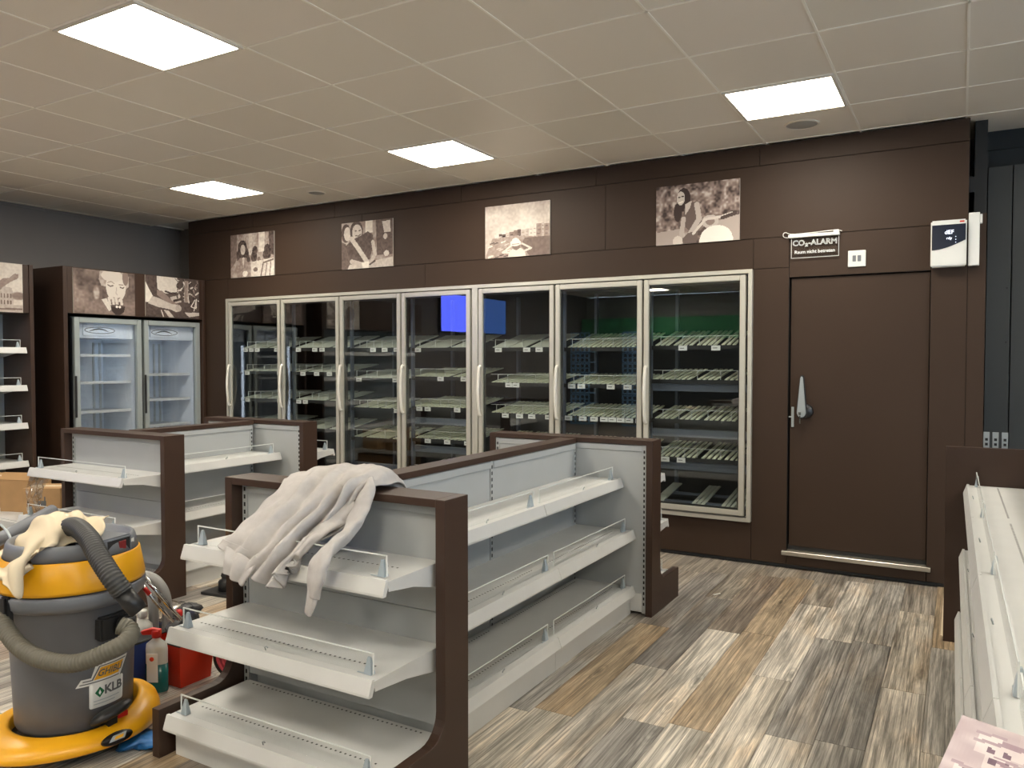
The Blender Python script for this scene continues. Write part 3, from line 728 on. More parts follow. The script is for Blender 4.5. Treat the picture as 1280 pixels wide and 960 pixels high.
def friends():
    im = Img(A_, B_, .55).noise(.3, 12, 8)
    im.poly([(.48, 0), (.62, 0), (.62, .26), (.48, .26)], .88).poly([(.68, 0), (1, 0), (1, .75), (.7, .75)], .22).poly([(.80, .05), (.95, .03), (.96, .28), (.84, .28)], .80).ell(.86, .36, .04, .06, .75).ell(.88, .72, .05, .06, .8)
    im.ell(.09, .22, .09, .20, .16).ell(.12, .24, .07, .15, .80).ell(.30, .20, .13, .22, .16).ell(.31, .22, .095, .17, .78)
    im.line([(.27, .19), (.30, .19)], .012, .2).line([(.35, .19), (.38, .18)], .012, .2).line([(.28, .29), (.34, .30), (.38, .27)], .012, .30)
    im.poly([(.10, 1), (.08, .5), (.2, .38), (.42, .28), (.52, .22), (.62, .3), (.64, .46), (.56, .82), (.3, .9)], .20).poly([(0, .4), (.08, .45), (.16, .8), (.12, 1), (0, 1)], .25)
    im.line([(.20, .35), (.34, .58), (.50, .86)], .055, .78).line([(.62, .46), (.66, .72), (.58, .88)], .045, .74).line([(.20, .84), (.40, .92)], .05, .7)
    im.poly([(.16, .90), (.6, .86), (1, .80), (1, 1), (.12, 1)], .74).poly([(.40, .88), (.54, .86), (.54, 1), (.42, 1)], .95).line([(.56, .93), (.66, .86)], .02, .15)
    return im.noise(.16, 3, 9)
def canal():
    im = Img(A_, B_, .74)
    im.a += (im.Y - .2) * .25; im.noise(.16, 18, 11).noise(.06, 8, 12)
    im.poly([(0, .40), (.05, .44), (.12, .46), (.14, .55), (.16, .62), (.1, .9), (0, 1)], .70)
    r = random.Random(4); x = .22
    while x < 1:
        h = .06 + .26 * max(0, (x - .3)) ** 1.1; w_ = r.uniform(.04, .08); v = r.choice((.22, .40, .66, .82, .52)); top = .60 - h * r.uniform(.8, 1.1)
        im.poly([(x, top), (x + w_, top), (x + w_, .68), (x, .68)], v)
        for k in range(3): im.line([(x + w_ * .3, top + .05 + k * .07), (x + w_ * .7, top + .05 + k * .07)], .008, v - .22)
        x += w_
    im.poly([(.12, .62), (.5, .60), (1, .68), (1, 1), (0, 1), (.06, .78)], .55).poly([(.62, .66), (1, .66), (1, 1), (.7, 1), (.56, .8)], .30)
    for k in range(16):
        xx, yy = r.uniform(.02, .4), r.uniform(.6, 1); im.line([(xx, yy), (xx + .06, yy - .02)], .012, r.choice((.2, .85, .7)))
    im.noise(.12, 3, 13).poly([(.36, 1), (.38, .90), (.45, .84), (.56, .84), (.62, .90), (.64, 1)], .82)
    im.line([(.40, .92), (.28, .90), (.42, .78)], .018, .80).line([(.62, .90), (.72, .86), (.58, .76)], .018, .78)
    im.ell(.49, .80, .062, .075, .35).ell(.48, .74, .085, .06, .88).ell(.48, .70, .055, .055, .90).line([(.43, .76), (.53, .76)], .010, .3)
    return im
def scooter():
    im = Img(A_, B_, .36).noise(.7, 7, 21).noise(.5, 3, 22)
    im.a[:] = np.clip(im.a, .08, .72)
    im.poly([(0, .78), (.3, .74), (.3, 1), (0, 1)], .60).poly([(.62, .70), (1, .58), (1, 1), (.7, 1)], .62)
    im.ell(.34, .26, .085, .20, .06).ell(.27, .46, .05, .16, .07)
    im.ell(.305, .23, .050, .115, .74).line([(.28, .21), (.295, .21)], .010, .1).line([(.315, .20), (.335, .20)], .010, .1).line([(.285, .30), (.33, .29)], .012, .95)
    im.poly([(.34, .42), (.42, .30), (.52, .32), (.56, .55), (.52, .75), (.44, .82), (.36, .72)], .22).poly([(.36, .34), (.44, .28), (.42, .40), (.36, .52)], .70)
    im.line([(.50, .36), (.53, .60), (.42, .84)], .045, .68).line([(.34, .58), (.31, .90)], .040, .66).line([(.42, .88), (.62, .80), (.70, .68)], .035, .15)
    im.poly([(.32, .92), (.40, .82), (.52, .80), (.50, 1), (.34, 1)], .25).ell(.27, .95, .06, .09, .80)
    im.ell(.66, .66, .10, .11, .70).ell(.66, .66, .055, .06, .45).line([(.46, .84), (.60, .62), (.78, .60), (.92, .55)], .022, .80).line([(.80, .62), (.95, .56)], .03, .12)
    im.ell(.73, .95, .19, .22, .97); im.poly([(.53, .95), (.93, .95), (.93, 1), (.53, 1)], .97)
    return im
def wine():
    im = Img(A_, B_, .30).noise(.25, 22, 31)
    im.ell(.02, .6, .2, .3, .48, soft=.5).ell(.36, .52, .05, .16, .60, soft=.5).ell(.12, .2, .08, .25, .2, soft=.6)
    im.poly([(.16, 1), (.22, .74), (.42, .66), (.60, .76), (.66, 1)], .40).poly([(.80, .70), (1, .66), (1, 1), (.8, 1)], .38)
    im.poly([(.44, .66), (.52, .62), (.60, .88), (.56, .92)], .85)
    im.poly([(.42, 0), (.84, 0), (.90, .10), (.90, .32), (.84, .40), (.80, .1), (.56, .12), (.52, .36), (.44, .34), (.40, .2)], .62).noise(.2, 4, 33)
    im.ell(.68, .34, .165, .37, .82).ell(.62, .10, .18, .14, .78).ell(.84, .12, .05, .18, .40)
    im.line([(.545, .31), (.59, .345), (.63, .32)], .013, .22).line([(.75, .345), (.79, .37), (.815, .34)], .013, .22)
    im.line([(.54, .26), (.60, .23), (.65, .27)], .008, .45).line([(.73, .29), (.80, .29)], .008, .45)
    im.line([(.69, .36), (.68, .50), (.70, .53)], .010, .66).line([(.63, .60), (.69, .63), (.74, .60)], .014, .40)
    for x in (.56, .62, .68, .76): im.line([(x, .62), (x + .02, .80)], .032, .80)
    for x in (.60, .655, .71): im.line([(x, .64), (x + .02, .80)], .007, .48)
    im.poly([(.585, .79), (.83, .79), (.81, .92), (.74, 1), (.67, 1), (.61, .92)], .06).ell(.707, .79, .122, .03, .18).ell(.69, .81, .02, .03, .95).ell(.74, .81, .02, .03, .95)
    return im
def barista():
    im = Img(A_, B_, .14)
    im.poly([(.20, 0), (.58, 0), (.58, .36), (.48, .42), (.30, .40), (.20, .30)], .80).poly([(.44, .50), (.62, .42), (.66, .6), (.5, .66)], .66)
    r = random.Random(12)
    for k in range(60):
        x, y = r.uniform(.56, 1), r.uniform(.02, .62); im.line([(x, y), (x + r.uniform(-.06, .06), y + r.uniform(-.08, .08))], r.uniform(.006, .022), r.choice((.06, .1, .75, .85, .5)))
    im.poly([(.72, .06), (.80, .06), (.78, .60), (.71, .60)], .55).line([(.75, .08), (.74, .58)], .010, .25)
    im.line([(.92, .52), (.84, .70), (.94, .74), (.95, .50), (.90, .80)], .012, .88).poly([(.72, .86), (1, .84), (1, .92), (.80, .97)], .72)
    im.line([(.36, .36), (.46, .40), (.56, .38)], .022, .1).line([(.52, .58), (.66, .52)], .03, .08)
    im.poly([(0, 0), (.20, 0), (.22, .46), (.16, .52), (.09, .38), (.02, .14)], .12).poly([(0, .16), (.05, .3), (.14, .52), (.04, .66), (0, .66)], .88)
    im.poly([(.20, .34), (.30, .36), (.50, .60), (.60, .66), (.52, .72), (.34, .60), (.20, .46)], .42)
    im.poly([(.12, .50), (.24, .54), (.46, .66), (.60, .68), (.66, .74), (.64, .82), (.56, .86), (.44, .80), (.22, .76), (.04, .68)], .70).ell(.60, .76, .055, .085, .62)
    im.poly([(.32, .82), (.42, .84), (.52, 1), (.42, 1)], .70).line([(.28, .84), (.32, 1)], .014, .8)
    return im.noise(.10, 3, 44)
def colosseum():
    im = Img(A_, B_, .80).noise(.1, 16, 51)
    im.poly([(.55, .58), (.68, .46), (.86, .50), (.88, .86), (.5, .9)], .66).ell(.94, .66, .09, .08, .42, soft=.4)
    for k in range(9):
        x = .52 + k * .04; im.line([(x, .63), (x, .70)], .013, .34).line([(x, .77), (x, .83)], .013, .30)
    im.poly([(0, .88), (1, .84), (1, 1), (0, 1)], .66).line([(.5, .95), (.9, .93)], .02, .36).line([(.92, .93), (.98, .93)], .02, .34)
    im.poly([(.2, .9), (.40, .62), (.66, .44), (.74, .32), (.82, .30), (.90, .20), (.95, .22), (.94, .30), (.84, .38), (.74, .50), (.60, .74), (.4, 1)], .50)
    im.ell(.3, .5, .14, .22, .35)
    return im.noise(.12, 3, 52)
def roofs():
    im = Img(A_, B_, .72); r = random.Random(3)
    for k in range(150):
        x, y = r.random(), r.random(); w_, h_ = r.uniform(.04, .12), r.uniform(.05, .13); s = r.uniform(-.03, .05); v = r.choice((.92, .86, .78, .7, .6, .45))
        im.poly([(x, y), (x + w_, y + s), (x + w_, y + h_ + s), (x, y + h_)], v).line([(x, y), (x + w_, y + s)], .012, v - .3)
        for q in range(2): im.line([(x + w_ * (.3 + .35 * q), y + h_ * .4), (x + w_ * (.3 + .35 * q), y + h_ * .65)], .010, .25)
    return im.noise(.2, 5, 61)
PB = 2.388; PH = .450
board('photo_board', 'sepia photo board of a long-haired woman at a cafe table, leftmost above the coolers', 'picture', two_women(), .655, PH + .01, T(-6.885, 0, PB), GP)
board('photo_board', 'sepia photo board of two smiling friends leaning together on a table, above the coolers', 'picture', friends(), .635, PH, T(-5.300, 0, PB), GP)
board('photo_board', 'sepia photo board of a city canal and a person in a hat seen from behind', 'picture', canal(), .636, PH, T(-3.640, 0, PB), GP)
board('photo_board', 'sepia photo board of a dark-haired woman leaning on a scooter, nearest the brown door', 'picture', scooter(), .640, PH, T(-2.078, 0, PB), GP)
LW = lambda y, z, x=-7.31: T(x, y, z, rz=PI / 2)
board('photo_board', 'sepia photo board of a fair-haired woman with a dark drink, above the left fridge', 'picture', wine(), .635, .425, LW(-1.505, 1.95), GP)
board('photo_board', 'sepia photo board of bare forearms working a coffee machine, above the right fridge', 'picture', barista(), .650, .425, LW(-.750, 1.955), GP)
board('photo_board', 'sepia photo board of an old round ruin and raised arm at the left edge', 'picture', colosseum(), .64, .432, LW(-2.605, 1.924), GP)
q = board('photo_board', 'loose photo board of pale city rooftops lying on the right-hand white shelf', 'picture', roofs(), .64, .45, T(.335, -4.62, .857, rz=0), GP, th=.014, edge=(.30, .24, .34), tint=1)
q.matrix_world = T(*at(1201, 904, z=.925), rz=-.14, ry=.12) @ Matrix.Rotation(-PI / 2, 4, 'X') @ Matrix.Translation((0, 0, -.45))

# ================================================================ SMALL THINGS ON THE BROWN WALL
t = thing('warning_sign', 'clear acrylic gas alarm sign hanging from a white bar above the door', 'sign', (-.905, -.012, 2.31))
MB().box(-.165, .150, -.006, -.002, -.085, .062).build('plate', M['acryl'], t)
eg = MB()
for q in ((-.165, .150, -.0065, -.0015, -.086, -.083), (-.166, -.163, -.0065, -.0015, -.085, .062), (.148, .151, -.0065, -.0015, -.085, .062)): eg.box(*q)
eg.build('plate_edge', M['acryl_edge'], t)
MB().box(-.185, .155, -.022, .010, .058, .080).box(.115, .150, -.016, .012, .080, .096).box(-.175, -.150, -.016, .012, .078, .088).build('holder_bar', M['whitep'], t, .002)
MB().tube(spline([(-.185, -.004, .062), (-.215, -.004, .070), (-.222, -.004, .090), (-.205, -.004, .102), (-.16, -.004, .086), (-.02, -.004, .088), (.12, -.004, .094), (.17, -.004, .084)], 5), .003, 6).build('cord', M['whitep'], t)
text('lettering', 'CO\u2082-ALARM', .054, M['acryl_edge'], t, T(-.008, -.0075, .018) @ FACE_Y, extr=.0003, outline=.0016, space=1.0)
text('lettering', 'Raum nicht betreten', .033, M['acryl_edge'], t, T(-.008, -.0075, -.045) @ FACE_Y, extr=.0004, bold=.0006, space=.98)

t = thing('light_switch', 'white square wall switch with two grey rockers beside the acrylic sign', 'switch', (-.640, 0, 2.198))
MB().box(-.056, .056, -.012, 0, -.056, .056).build('frame', M['whitep'], t, .003)
for s in (-1, 1): MB().box(s * .016 - .011, s * .016 + .011, -.016, -.011, -.020, .022).build('rocker', M['greyp2'], t, .002, ).color = (1, 1, 1, 1)

t = thing('temperature_controller', 'white wall controller box with a dark curved display near the wall corner', 'controller', (-.087, 0, 2.255))
MB().box(-.105, .098, -.075, 0, -.150, .148).build('housing', M['whitep'], t, .008)
P = [(-.098, .118), (.092, .118), (.092, .015)] + [(.092 - .19 * k / 10, .015 - .058 * math.sin(PI / 2 * k / 10)) for k in range(1, 11)]
MB().prism(P, -.0775, -.074, 'y').build('display', M['screen_dark'], t)
text('digits', 'dEF', .036, M['led'], t, T(.000, -.0785, .068) @ FACE_Y, extr=.0005, bold=.0)
text('digits', 'rdy', .024, M['led'], t, T(.000, -.0785, .030) @ FACE_Y, extr=.0005)
for k in range(3): MB().box(.035, .039, -.079, -.0775, .036 - k * .018, .040 - k * .018).build('indicator', M['led'], t)
MB().box(.058, .084, -.077, -.0748, .128, .138).build('badge', M['red'], t)
t = thing('cable_duct', 'white vertical cable duct beside the wall controller', 'cable duct', (.052, 0, 2.105))
MB().box(-.032, .030, -.045, 0, 0, .338).build('cover', M['whitep'], t, .003)
MB().box(.030, .044, -.040, 0, .268, .325).build('side_piece', M['whitep'], t, .002)

# ================================================================ VACUUM CLEANER
VC = Vector((-3.022, -4.078, 0)); A0 = math.atan2(-1.794, 2.991)
def vp(a, r, z): # a: angle round the drum, 0 towards the viewer, + to the right ; local to the vacuum
    return Vector((r * math.cos(A0 + a), r * math.sin(A0 + a), z))
vac = thing('vacuum_cleaner', 'yellow and grey tub vacuum cleaner with black hoses at the left edge', 'vacuum cleaner', VC)
MB().lathe([(.0, .10), (.195, .10), (.205, .12), (.214, .35), (.225, .572), (.231, .577), (.0, .577)], n=128).build('drum', M['greyp'], vac)
MB().lathe([(.22, .567), (.238, .572), (.255, .590), (.260, .628), (.254, .634), (.22, .634)], n=64).build('drum_rim', M['greyp2'], vac)
MB().lathe([(.20, .634), (.251, .634), (.253, .638), (.251, .641), (.20, .641)], n=64).build('seal', M['blackp'], vac)
MB().lathe([(.20, .641), (.257, .641), (.258, .655), (.240, .754), (.236, .758), (.20, .758)], n=64).build('motor_housing', M['yellow'], vac)
MB().lathe([(.20, .758), (.2345, .758), (.2345, .761), (.20, .761)], n=64).build('seal', M['blackp'], vac)
# grey top with a sunken tray
MB().lathe([(.0, .768), (.12, .768), (.190, .774), (.200, .780), (.206, .812), (.212, .816), (.219, .813), (.224, .804), (.233, .761), (.0, .761)], n=64).build('top_cover', M['greyp2'], vac)
def on(a, r, z): # frame whose -y looks outward at angle a
    p = vp(a, r, z); return T(p.x, p.y, p.z, rz=A0 + a + PI / 2)
h = MB().box(-.075, .075, -.02, .11, -.045, .022).build('switch_housing', M['greyp2'], vac, .006, mx=on(.74, .203, .800))
MB().box(-.045, .062, -.0215, -.019, -.040, .012).build('switch_panel', M['blackp'], h)
MB().box(.005, .040, -.026, -.021, -.030, .004).build('switch', M['darkred'], h, .002)
MB().box(-.019, .019, -.0012, .001, -.0075, .0075).build('sticker', M['whitep'], vac, mx=on(1.12, .2265, .790))
MB().lathe([(.0, .768), (.085, .768), (.082, .79), (.06, .805), (.0, .81)], n=32).build('motor_dome', M['blackp'], vac)
# latches, inlet, tap
for a in (-.98, 2.3):
    MB().box(-.022, .022, -.022, .0, -.075, .045).box(-.016, .016, -.030, -.02, -.02, .045).build('latch', M['blackp'], vac, .005, mx=on(a, .241, .595))
inl = MB().box(-.060, .060, -.030, .02, -.045, .045).build('inlet', M['blackp'], vac, .008, mx=on(.60, .218, .49))
MB().tube([(.02, -.028, .0), (.035, -.06, -.002), (.05, -.075, -.004)], .034, 16).build('hose_socket', M['blackp'], inl)
tp = MB().tube(spline([(-.075, -.010, -.018), (-.04, -.03, .0), (.02, -.035, .012), (.07, -.02, .018)], 4), [.012, .020, .026, .030, .033, .034, .034, .034, .033, .031, .028, .024, .014], 12, flat=.6).box(-.018, .018, -.03, .02, -.075, .0)
tpo = tp.build('drain_handle', M['blackp'], vac, mx=on(.52, .222, .165))
MB().box(.020, .060, -.034, -.014, -.030, -.008).build('drain_lever', M['redcap'], tpo, .003)
# hoses
def hosemesh(pts, r, pitch, mname, amp=.10, n=14):
    P = spline(pts, 14); out = [P[0]]; 
    # resample evenly
    L = [0]
    for a, b in zip(P, P[1:]): L.append(L[-1] + (b - a).length)
    k = int(L[-1] / (pitch / 4)); Q = []; j = 0
    for i in range(k + 1):
        s = L[-1] * i / k
        while j < len(L) - 2 and L[j + 1] < s: j += 1
        t_ = (s - L[j]) / max(1e-6, L[j + 1] - L[j]); Q.append(P[j].lerp(P[j + 1], min(1, t_)))
    R = [r * (1 + amp * (.5 * math.cos(2 * PI * i / 4))) for i in range(k + 1)]
    return MB().tube(Q, R, n)
def fromcam(u, v, d): return at(u, v, d=d) - VC
lower = [fromcam(150, 782, 2.76), fromcam(162, 787, 2.76), fromcam(161, 798, 2.73), fromcam(140, 812, 2.70), fromcam(95, 829, 2.69), fromcam(52, 824, 2.72), fromcam(22, 806, 2.77), fromcam(0, 775, 2.84), fromcam(-16, 745, 2.92), fromcam(-25, 700, 3.0)]
hosemesh(lower, .030, .0125, 'hose').build('hose', M['hose2'], vac)
upper = [fromcam(66, 690, 3.08), fromcam(76, 668, 3.02), fromcam(92, 658, 2.95), fromcam(110, 672, 2.84), fromcam(124, 697, 2.76), fromcam(140, 722, 2.71), fromcam(154, 741, 2.71)]
hosemesh(upper, .0345, .0125, 'hose').build('hose', M['hose'], vac)
MB().tube([fromcam(152, 738, 2.71), fromcam(164, 753, 2.715), fromcam(174, 764, 2.72)], [.031, .032, .031], 18).build('hose_end', M['blackp'], vac)
# yellow dolly
dl = MB(); n = 72; rings = []
def rad(a):
    q = abs(((a + PI) % (2 * PI)) - PI)
    return .300 + .004 * max(0, math.cos(a - 1.45)) ** 4 + .050 * max(0, math.cos(a + 1.15)) ** 3 + .03 * max(0, math.cos(a - 2.9)) ** 2
def zt(a): return 0.118 + .045 * max(0, math.cos(a - 1.75)) ** 2
prof = [(0, 1, 0), (0, 0, .94), (.10, 0, 1.02), (.30, 0, .98), (.62, 0, .84), (.88, 0, .62), (1, 0, .36), (1.03, 0, .06), (.98, 0, 0), (.3, 0, .02)]
for (k, base, zz) in prof:
    row = []
    for i in range(n + 1):
        a = 2 * PI * i / n; r = .222 + (rad(a) - .222) * k; z = .062 + (zt(a) - .062) * zz
        row.append(vp(a, r, z))
    rings.append(row)
dl.grid(rings); dl.build('dolly', M['yellow'], vac)
MB().lathe([(0, .048), (.265, .048), (.272, .058), (.26, .066), (0, .066)], n=48).build('dolly_underside', M['blackp'], vac)
for a in (1.05, -1.15, 2.5, -2.6):
    p = vp(a, .24, .034)
    wl = MB().tube([p + Vector((-.014, 0, 0)), p + Vector((.014, 0, 0))], .034, 20).build('caster', M['blackp'], vac)
    MB().box(p.x - .02, p.x + .02, p.y - .012, p.y + .012, .05, .068).build('caster_fork', M['galv'], wl)

# flat marks wrapped round the drum
def wrapped(name, pts, m, a, z, r, parent, off, th=.0006):
    bm = bmesh.new(); f = bm.faces.new([bm.verts.new((x, 0, y)) for x, y in pts])
    x0 = min(p[0] for p in pts); x1 = max(p[0] for p in pts); x = x0 + .008
    while x < x1:
        bmesh.ops.bisect_plane(bm, geom=bm.verts[:] + bm.edges[:] + bm.faces[:], plane_co=(x, 0, 0), plane_no=(1, 0, 0)); x += .008
    bmesh.ops.triangulate(bm, faces=bm.faces)
    me = bpy.data.meshes.new(name); bm.to_mesh(me); bm.free(); wrapmesh(me, a, z, r + off); me.materials.append(m)
    for p in me.polygons: p.use_smooth = True
    return link(name, me, parent)
def wrapmesh(me, a, z, r):
    for v in me.vertices:
        q = a + v.co.x / r; hh = z + v.co.z; rr = r + (.0392 if hh < .35 else .0496) * (hh - .35) + .0012; c = vp(q, rr, z + v.co.z); v.co = c
def wraptext(body, size, m, a, z, r, parent, off, x=0, dz=0, **k):
    me = textmesh(body, size, extr=0, **k)
    for v in me.vertices: v.co = Vector((v.co.x + x, 0, v.co.y + dz))
    wrapmesh(me, a, z, r + off); me.materials.clear(); me.materials.append(m)
    return link('lettering', me, parent)
R_ = .2145
ga, gz = .50, .318
lab = wrapped('maker_label', [(-.105, -.038), (.062, -.038), (.078, -.010), (.105, .036), (-.035, .036), (-.052, -.010), (-.086, -.010)], M['whitep'], ga, gz, R_, vac, .0008)
wrapped('label_stripe', [(-.094, -.031), (.058, -.031), (.060, -.027), (-.090, -.027)], M['ink'], ga, gz, R_, lab, .0016)
wrapped('label_stripe', [(-.080, -.017), (-.050, -.017), (-.024, .029), (.094, .029), (.092, .025), (-.020, .025), (-.046, -.021), (-.083, -.021)], M['ink'], ga, gz, R_, lab, .0016)
wrapped('label_field', [(-.044, -.021), (.056, -.021), (.082, .022), (-.018, .022)], M['yellow'], ga, gz, R_, lab, .0018)
wraptext('GHIBLI', .034, M['ink'], ga, gz, R_, lab, .0026, x=.019, shear=.35, bold=.0008)
ka, kz = .55, .236
P = []
for (cx, cz, s0) in ((.062, .040, 0), (-.062, .040, 1), (-.062, -.040, 2), (.062, -.040, 3)):
    for k in range(4):
        q = PI / 2 * (s0 + k / 3); P.append((cx + .008 * math.cos(q), cz + .008 * math.sin(q)))
lab = wrapped('owner_label', P, M['whitep'], ka, kz, R_, vac, .0008)
wrapped('label_diamond', [(-.050, .010), (-.032, .031), (-.014, .010), (-.032, -.011)], mat('dark_green', (.0, .12, .04), .4), ka, kz, R_, lab, .0018)
wrapped('label_diamond', [(-.037, .008), (-.032, .020), (-.027, .008), (-.032, -.001)], M['tag'], ka, kz, R_, lab, .0026)
wraptext('KLB', .047, M['ink'], ka, kz, R_, lab, .002, x=.024, dz=.012, bold=.0016, space=.95)
for k in range(2): wrapped('label_line', [(-.055, -.023 - k * .012), (.050 - k * .02, -.023 - k * .012), (.050 - k * .02, -.020 - k * .012), (-.055, -.020 - k * .012)], M['galv'], ka, kz, R_, lab, .0018)
bd = on(.47, rad(.47) + .006, .092) @ T(0, 0, 0, rx=-.55)
b = MB().lathe([(0, 0), (1, 0), (1, .012), (0, .012)], n=28).build('badge', M['blackp'], vac, mx=bd @ T(0, .012, 0, rx=PI / 2) @ Matrix.Diagonal((.058, .022, 1, 1)))
MB().prism([(-.036, -.009), (.022, -.009), (.036, .010), (-.016, .010)], -.0035, -.0005, 'y').build('badge_mark', M['galv'], vac, mx=bd)
MB().prism([(-.016, -.005), (.016, -.005), (.024, .005), (-.008, .005)], -.0042, -.0034, 'y').build('badge_mark', M['yellow'], vac, mx=bd)
# ================================================================ CLOTH
def drape(name, net, m, label, cat, fold=None, sub=7, th=.004):
    """ net[i][j] control points; smooth surface with folds along j """
    rows = [spline(r, sub) for r in net]; n = len(rows[0])
    cols = [spline([r[j] for r in rows], sub) for j in range(n)]
    G = [[cols[j][i] for j in range(n)] for i in range(len(cols[0]))]
    a, b = len(G), len(G[0])
    N = [[None] * b for _ in range(a)]
    for i in range(a):
        for j in range(b):
            du = G[min(i + 1, a - 1)][j] - G[max(i - 1, 0)][j]; dv = G[i][min(j + 1, b - 1)] - G[i][max(j - 1, 0)]
            q = du.cross(dv); q = q.normalized() if q.length > 1e-9 else Vector((0, 0, 1))
            if q.dot(CAM - G[i][j]) < 0: q = -q
            N[i][j] = q
    if fold:
        G = [[G[i][j] + N[i][j] * fold(i / (a - 1), j / (b - 1)) for j in range(b)] for i in range(a)]
    mb = MB().grid(G)
    me = mb.mesh(name, m); o = link(name, me)
    so = o.modifiers.new('thick', 'SOLIDIFY'); so.thickness = th; so.offset = 0
    if label: tag(o, label, cat)
    return o
def W_(u, v, y): return at(u, v, y=y)
net = [
 [W_(400, 618, -3.46), W_(420, 622, -3.45), W_(440, 625, -3.45), W_(460, 628, -3.45), W_(480, 632, -3.45), W_(500, 632, -3.45), W_(512, 632, -3.45)],
 [W_(372, 596, -3.52), W_(398, 589, -3.51), W_(425, 585, -3.50), W_(448, 584, -3.49), W_(470, 584, -3.49), W_(490, 590, -3.48), W_(503, 604, -3.47)],
 [W_(360, 598, -3.60), W_(385, 591, -3.60), W_(410, 588, -3.60), W_(432, 590, -3.60), W_(454, 592, -3.60), W_(472, 597, -3.60), W_(482, 606, -3.60)],
 [W_(352, 606, -3.685), W_(375, 602, -3.695), W_(398, 602, -3.70), W_(418, 606, -3.70), W_(434, 608, -3.70), W_(448, 608, -3.69), W_(458, 612, -3.68)],
 [W_(331, 628, -3.75), W_(354, 626, -3.77), W_(376, 628, -3.78), W_(396, 634, -3.77), W_(414, 638, -3.75), W_(430, 638, -3.73), W_(447, 640, -3.71)],
 [W_(305, 650, -3.83), W_(326, 652, -3.85), W_(348, 656, -3.86), W_(368, 662, -3.85), W_(386, 668, -3.82), W_(402, 668, -3.79), W_(416, 668, -3.76)],
 [W_(284, 670, -3.885), W_(304, 676, -3.91), W_(326, 684, -3.935), W_(345, 692, -3.94), W_(360, 692, -3.925), W_(372, 686, -3.90), W_(384, 682, -3.86)],
 [W_(272, 682, -3.90), W_(290, 692, -3.925), W_(306, 706, -3.955), W_(322, 720, -3.965), W_(338, 733, -3.968), W_(352, 722, -3.962), W_(366, 702, -3.94)]]
def fold(s, t):
    """ long soft ridges parted by sharp creases that run down the cloth """
    out = 0
    for (t0, t1, s0, d, wd) in ((.16, .20, .25, .012, .035), (.36, .30, .12, .022, .045), (.52, .47, .30, .020, .03), (.66, .62, .22, .045, .05), (.80, .76, .38, .040, .04), (.93, .90, .30, .030, .035)):
        tc = t0 + (t1 - t0) * s + .018 * math.sin(s * 9 + t0 * 20)
        k = min(1, max(0, (s - s0) / .22)); q = (t - tc) / wd
        out += -d * k * math.exp(-abs(q) ** 1.3) + d * .45 * k * math.exp(-((abs(q) - 1.9) / .9) ** 2)
    out += .0035 * math.sin(t * 41 + s * 13 + 2 * math.sin(s * 11)) * min(1, s * 2) + .003 * math.sin(s * 37 + t * 15)
    out += .005 * math.sin(t * 17 + s * 6)
    return out
hood = thing('sweatshirt', 'pale grey hooded sweatshirt draped over the nearest shelving unit', 'sweatshirt', (-2.2, -3.6, 1.018))
bd_ = drape('body', net, M['hoodie'], None, None, fold, 8, .006)
bd_.parent = hood; bd_.matrix_parent_inverse = Matrix.Translation((-2.2, -3.6, 1.018)).inverted()
def sleeve(name, pts, rr, m=M['hoodie'], flat=.5, wr=.12, seed=1, upv=(-.35, -1, .25)):
    P = spline(pts, 7); R = []
    for i in range(len(P)):
        f = i / (len(P) - 1) * (len(rr) - 1); j = min(int(f), len(rr) - 2); R.append(rr[j] + (rr[j + 1] - rr[j]) * (f - j))
    mb = MB().tube(P, R, 28, flat=flat, cap=True, upv=upv)
    r_ = random.Random(seed); ph = [r_.random() * 6 for _ in range(4)]
    vs = []
    for k, v in enumerate(mb.v):
        i, j = divmod(k, 28); c = P[min(i, len(P) - 1)]; d = Vector(v) - c; a = 2 * PI * j / 28
        f = 1 + wr * math.sin(3 * a + i * .25 + ph[0]) + wr * .6 * math.sin(5 * a - i * .5 + ph[1]) + wr * .5 * math.sin(i * .9 + ph[2] + a)
        vs.append(tuple(c + d * f))
    mb.v = vs; o = mb.build(name, m); return o
def tohood(o): o.parent = hood; o.matrix_parent_inverse = Matrix.Translation((-2.2, -3.6, 1.018)).inverted(); return o
tohood(sleeve('sleeve', [W_(462, 604, -3.63), W_(458, 616, -3.685), W_(450, 638, -3.72), W_(440, 660, -3.77), W_(424, 678, -3.85), W_(409, 690, -3.925), W_(400, 703, -3.962), W_(395, 722, -3.975), W_(391, 744, -3.975)], [.030, .045, .050, .052, .052, .050, .050, .048, .036], flat=.42, wr=.08))
tohood(sleeve('cuff', [W_(391, 739, -3.975), W_(389, 752, -3.977), W_(385, 767, -3.977)], [.029, .028, .019], flat=.5, wr=.03, seed=3))
tohood(drape('cuff', [[W_(284, 684, -3.93), W_(295, 690, -3.945), W_(308, 697, -3.955), W_(322, 706, -3.955)], [W_(283, 699, -3.965), W_(291, 704, -3.975), W_(303, 710, -3.98), W_(316, 716, -3.975)], [W_(282, 716, -3.972), W_(288, 721, -3.982), W_(296, 727, -3.984), W_(304, 731, -3.978)]], M['hoodie'], None, None, lambda s, t: .006 * math.sin(t * 14 + s), 7, .012))
wb_ = [[p for p in r] for r in net[-2:]]; mid_ = [a_.lerp(b_, .35) for a_, b_ in zip(*wb_)]
tohood(drape('waistband', [mid_, [a_.lerp(b_, .7) for a_, b_ in zip(*wb_)], [p + (p - q_) * .06 for q_, p in zip(*wb_)]], M['hoodie'], None, None, lambda s, t: fold(.90 + .1 * s, t) + .0035, 8, .010))
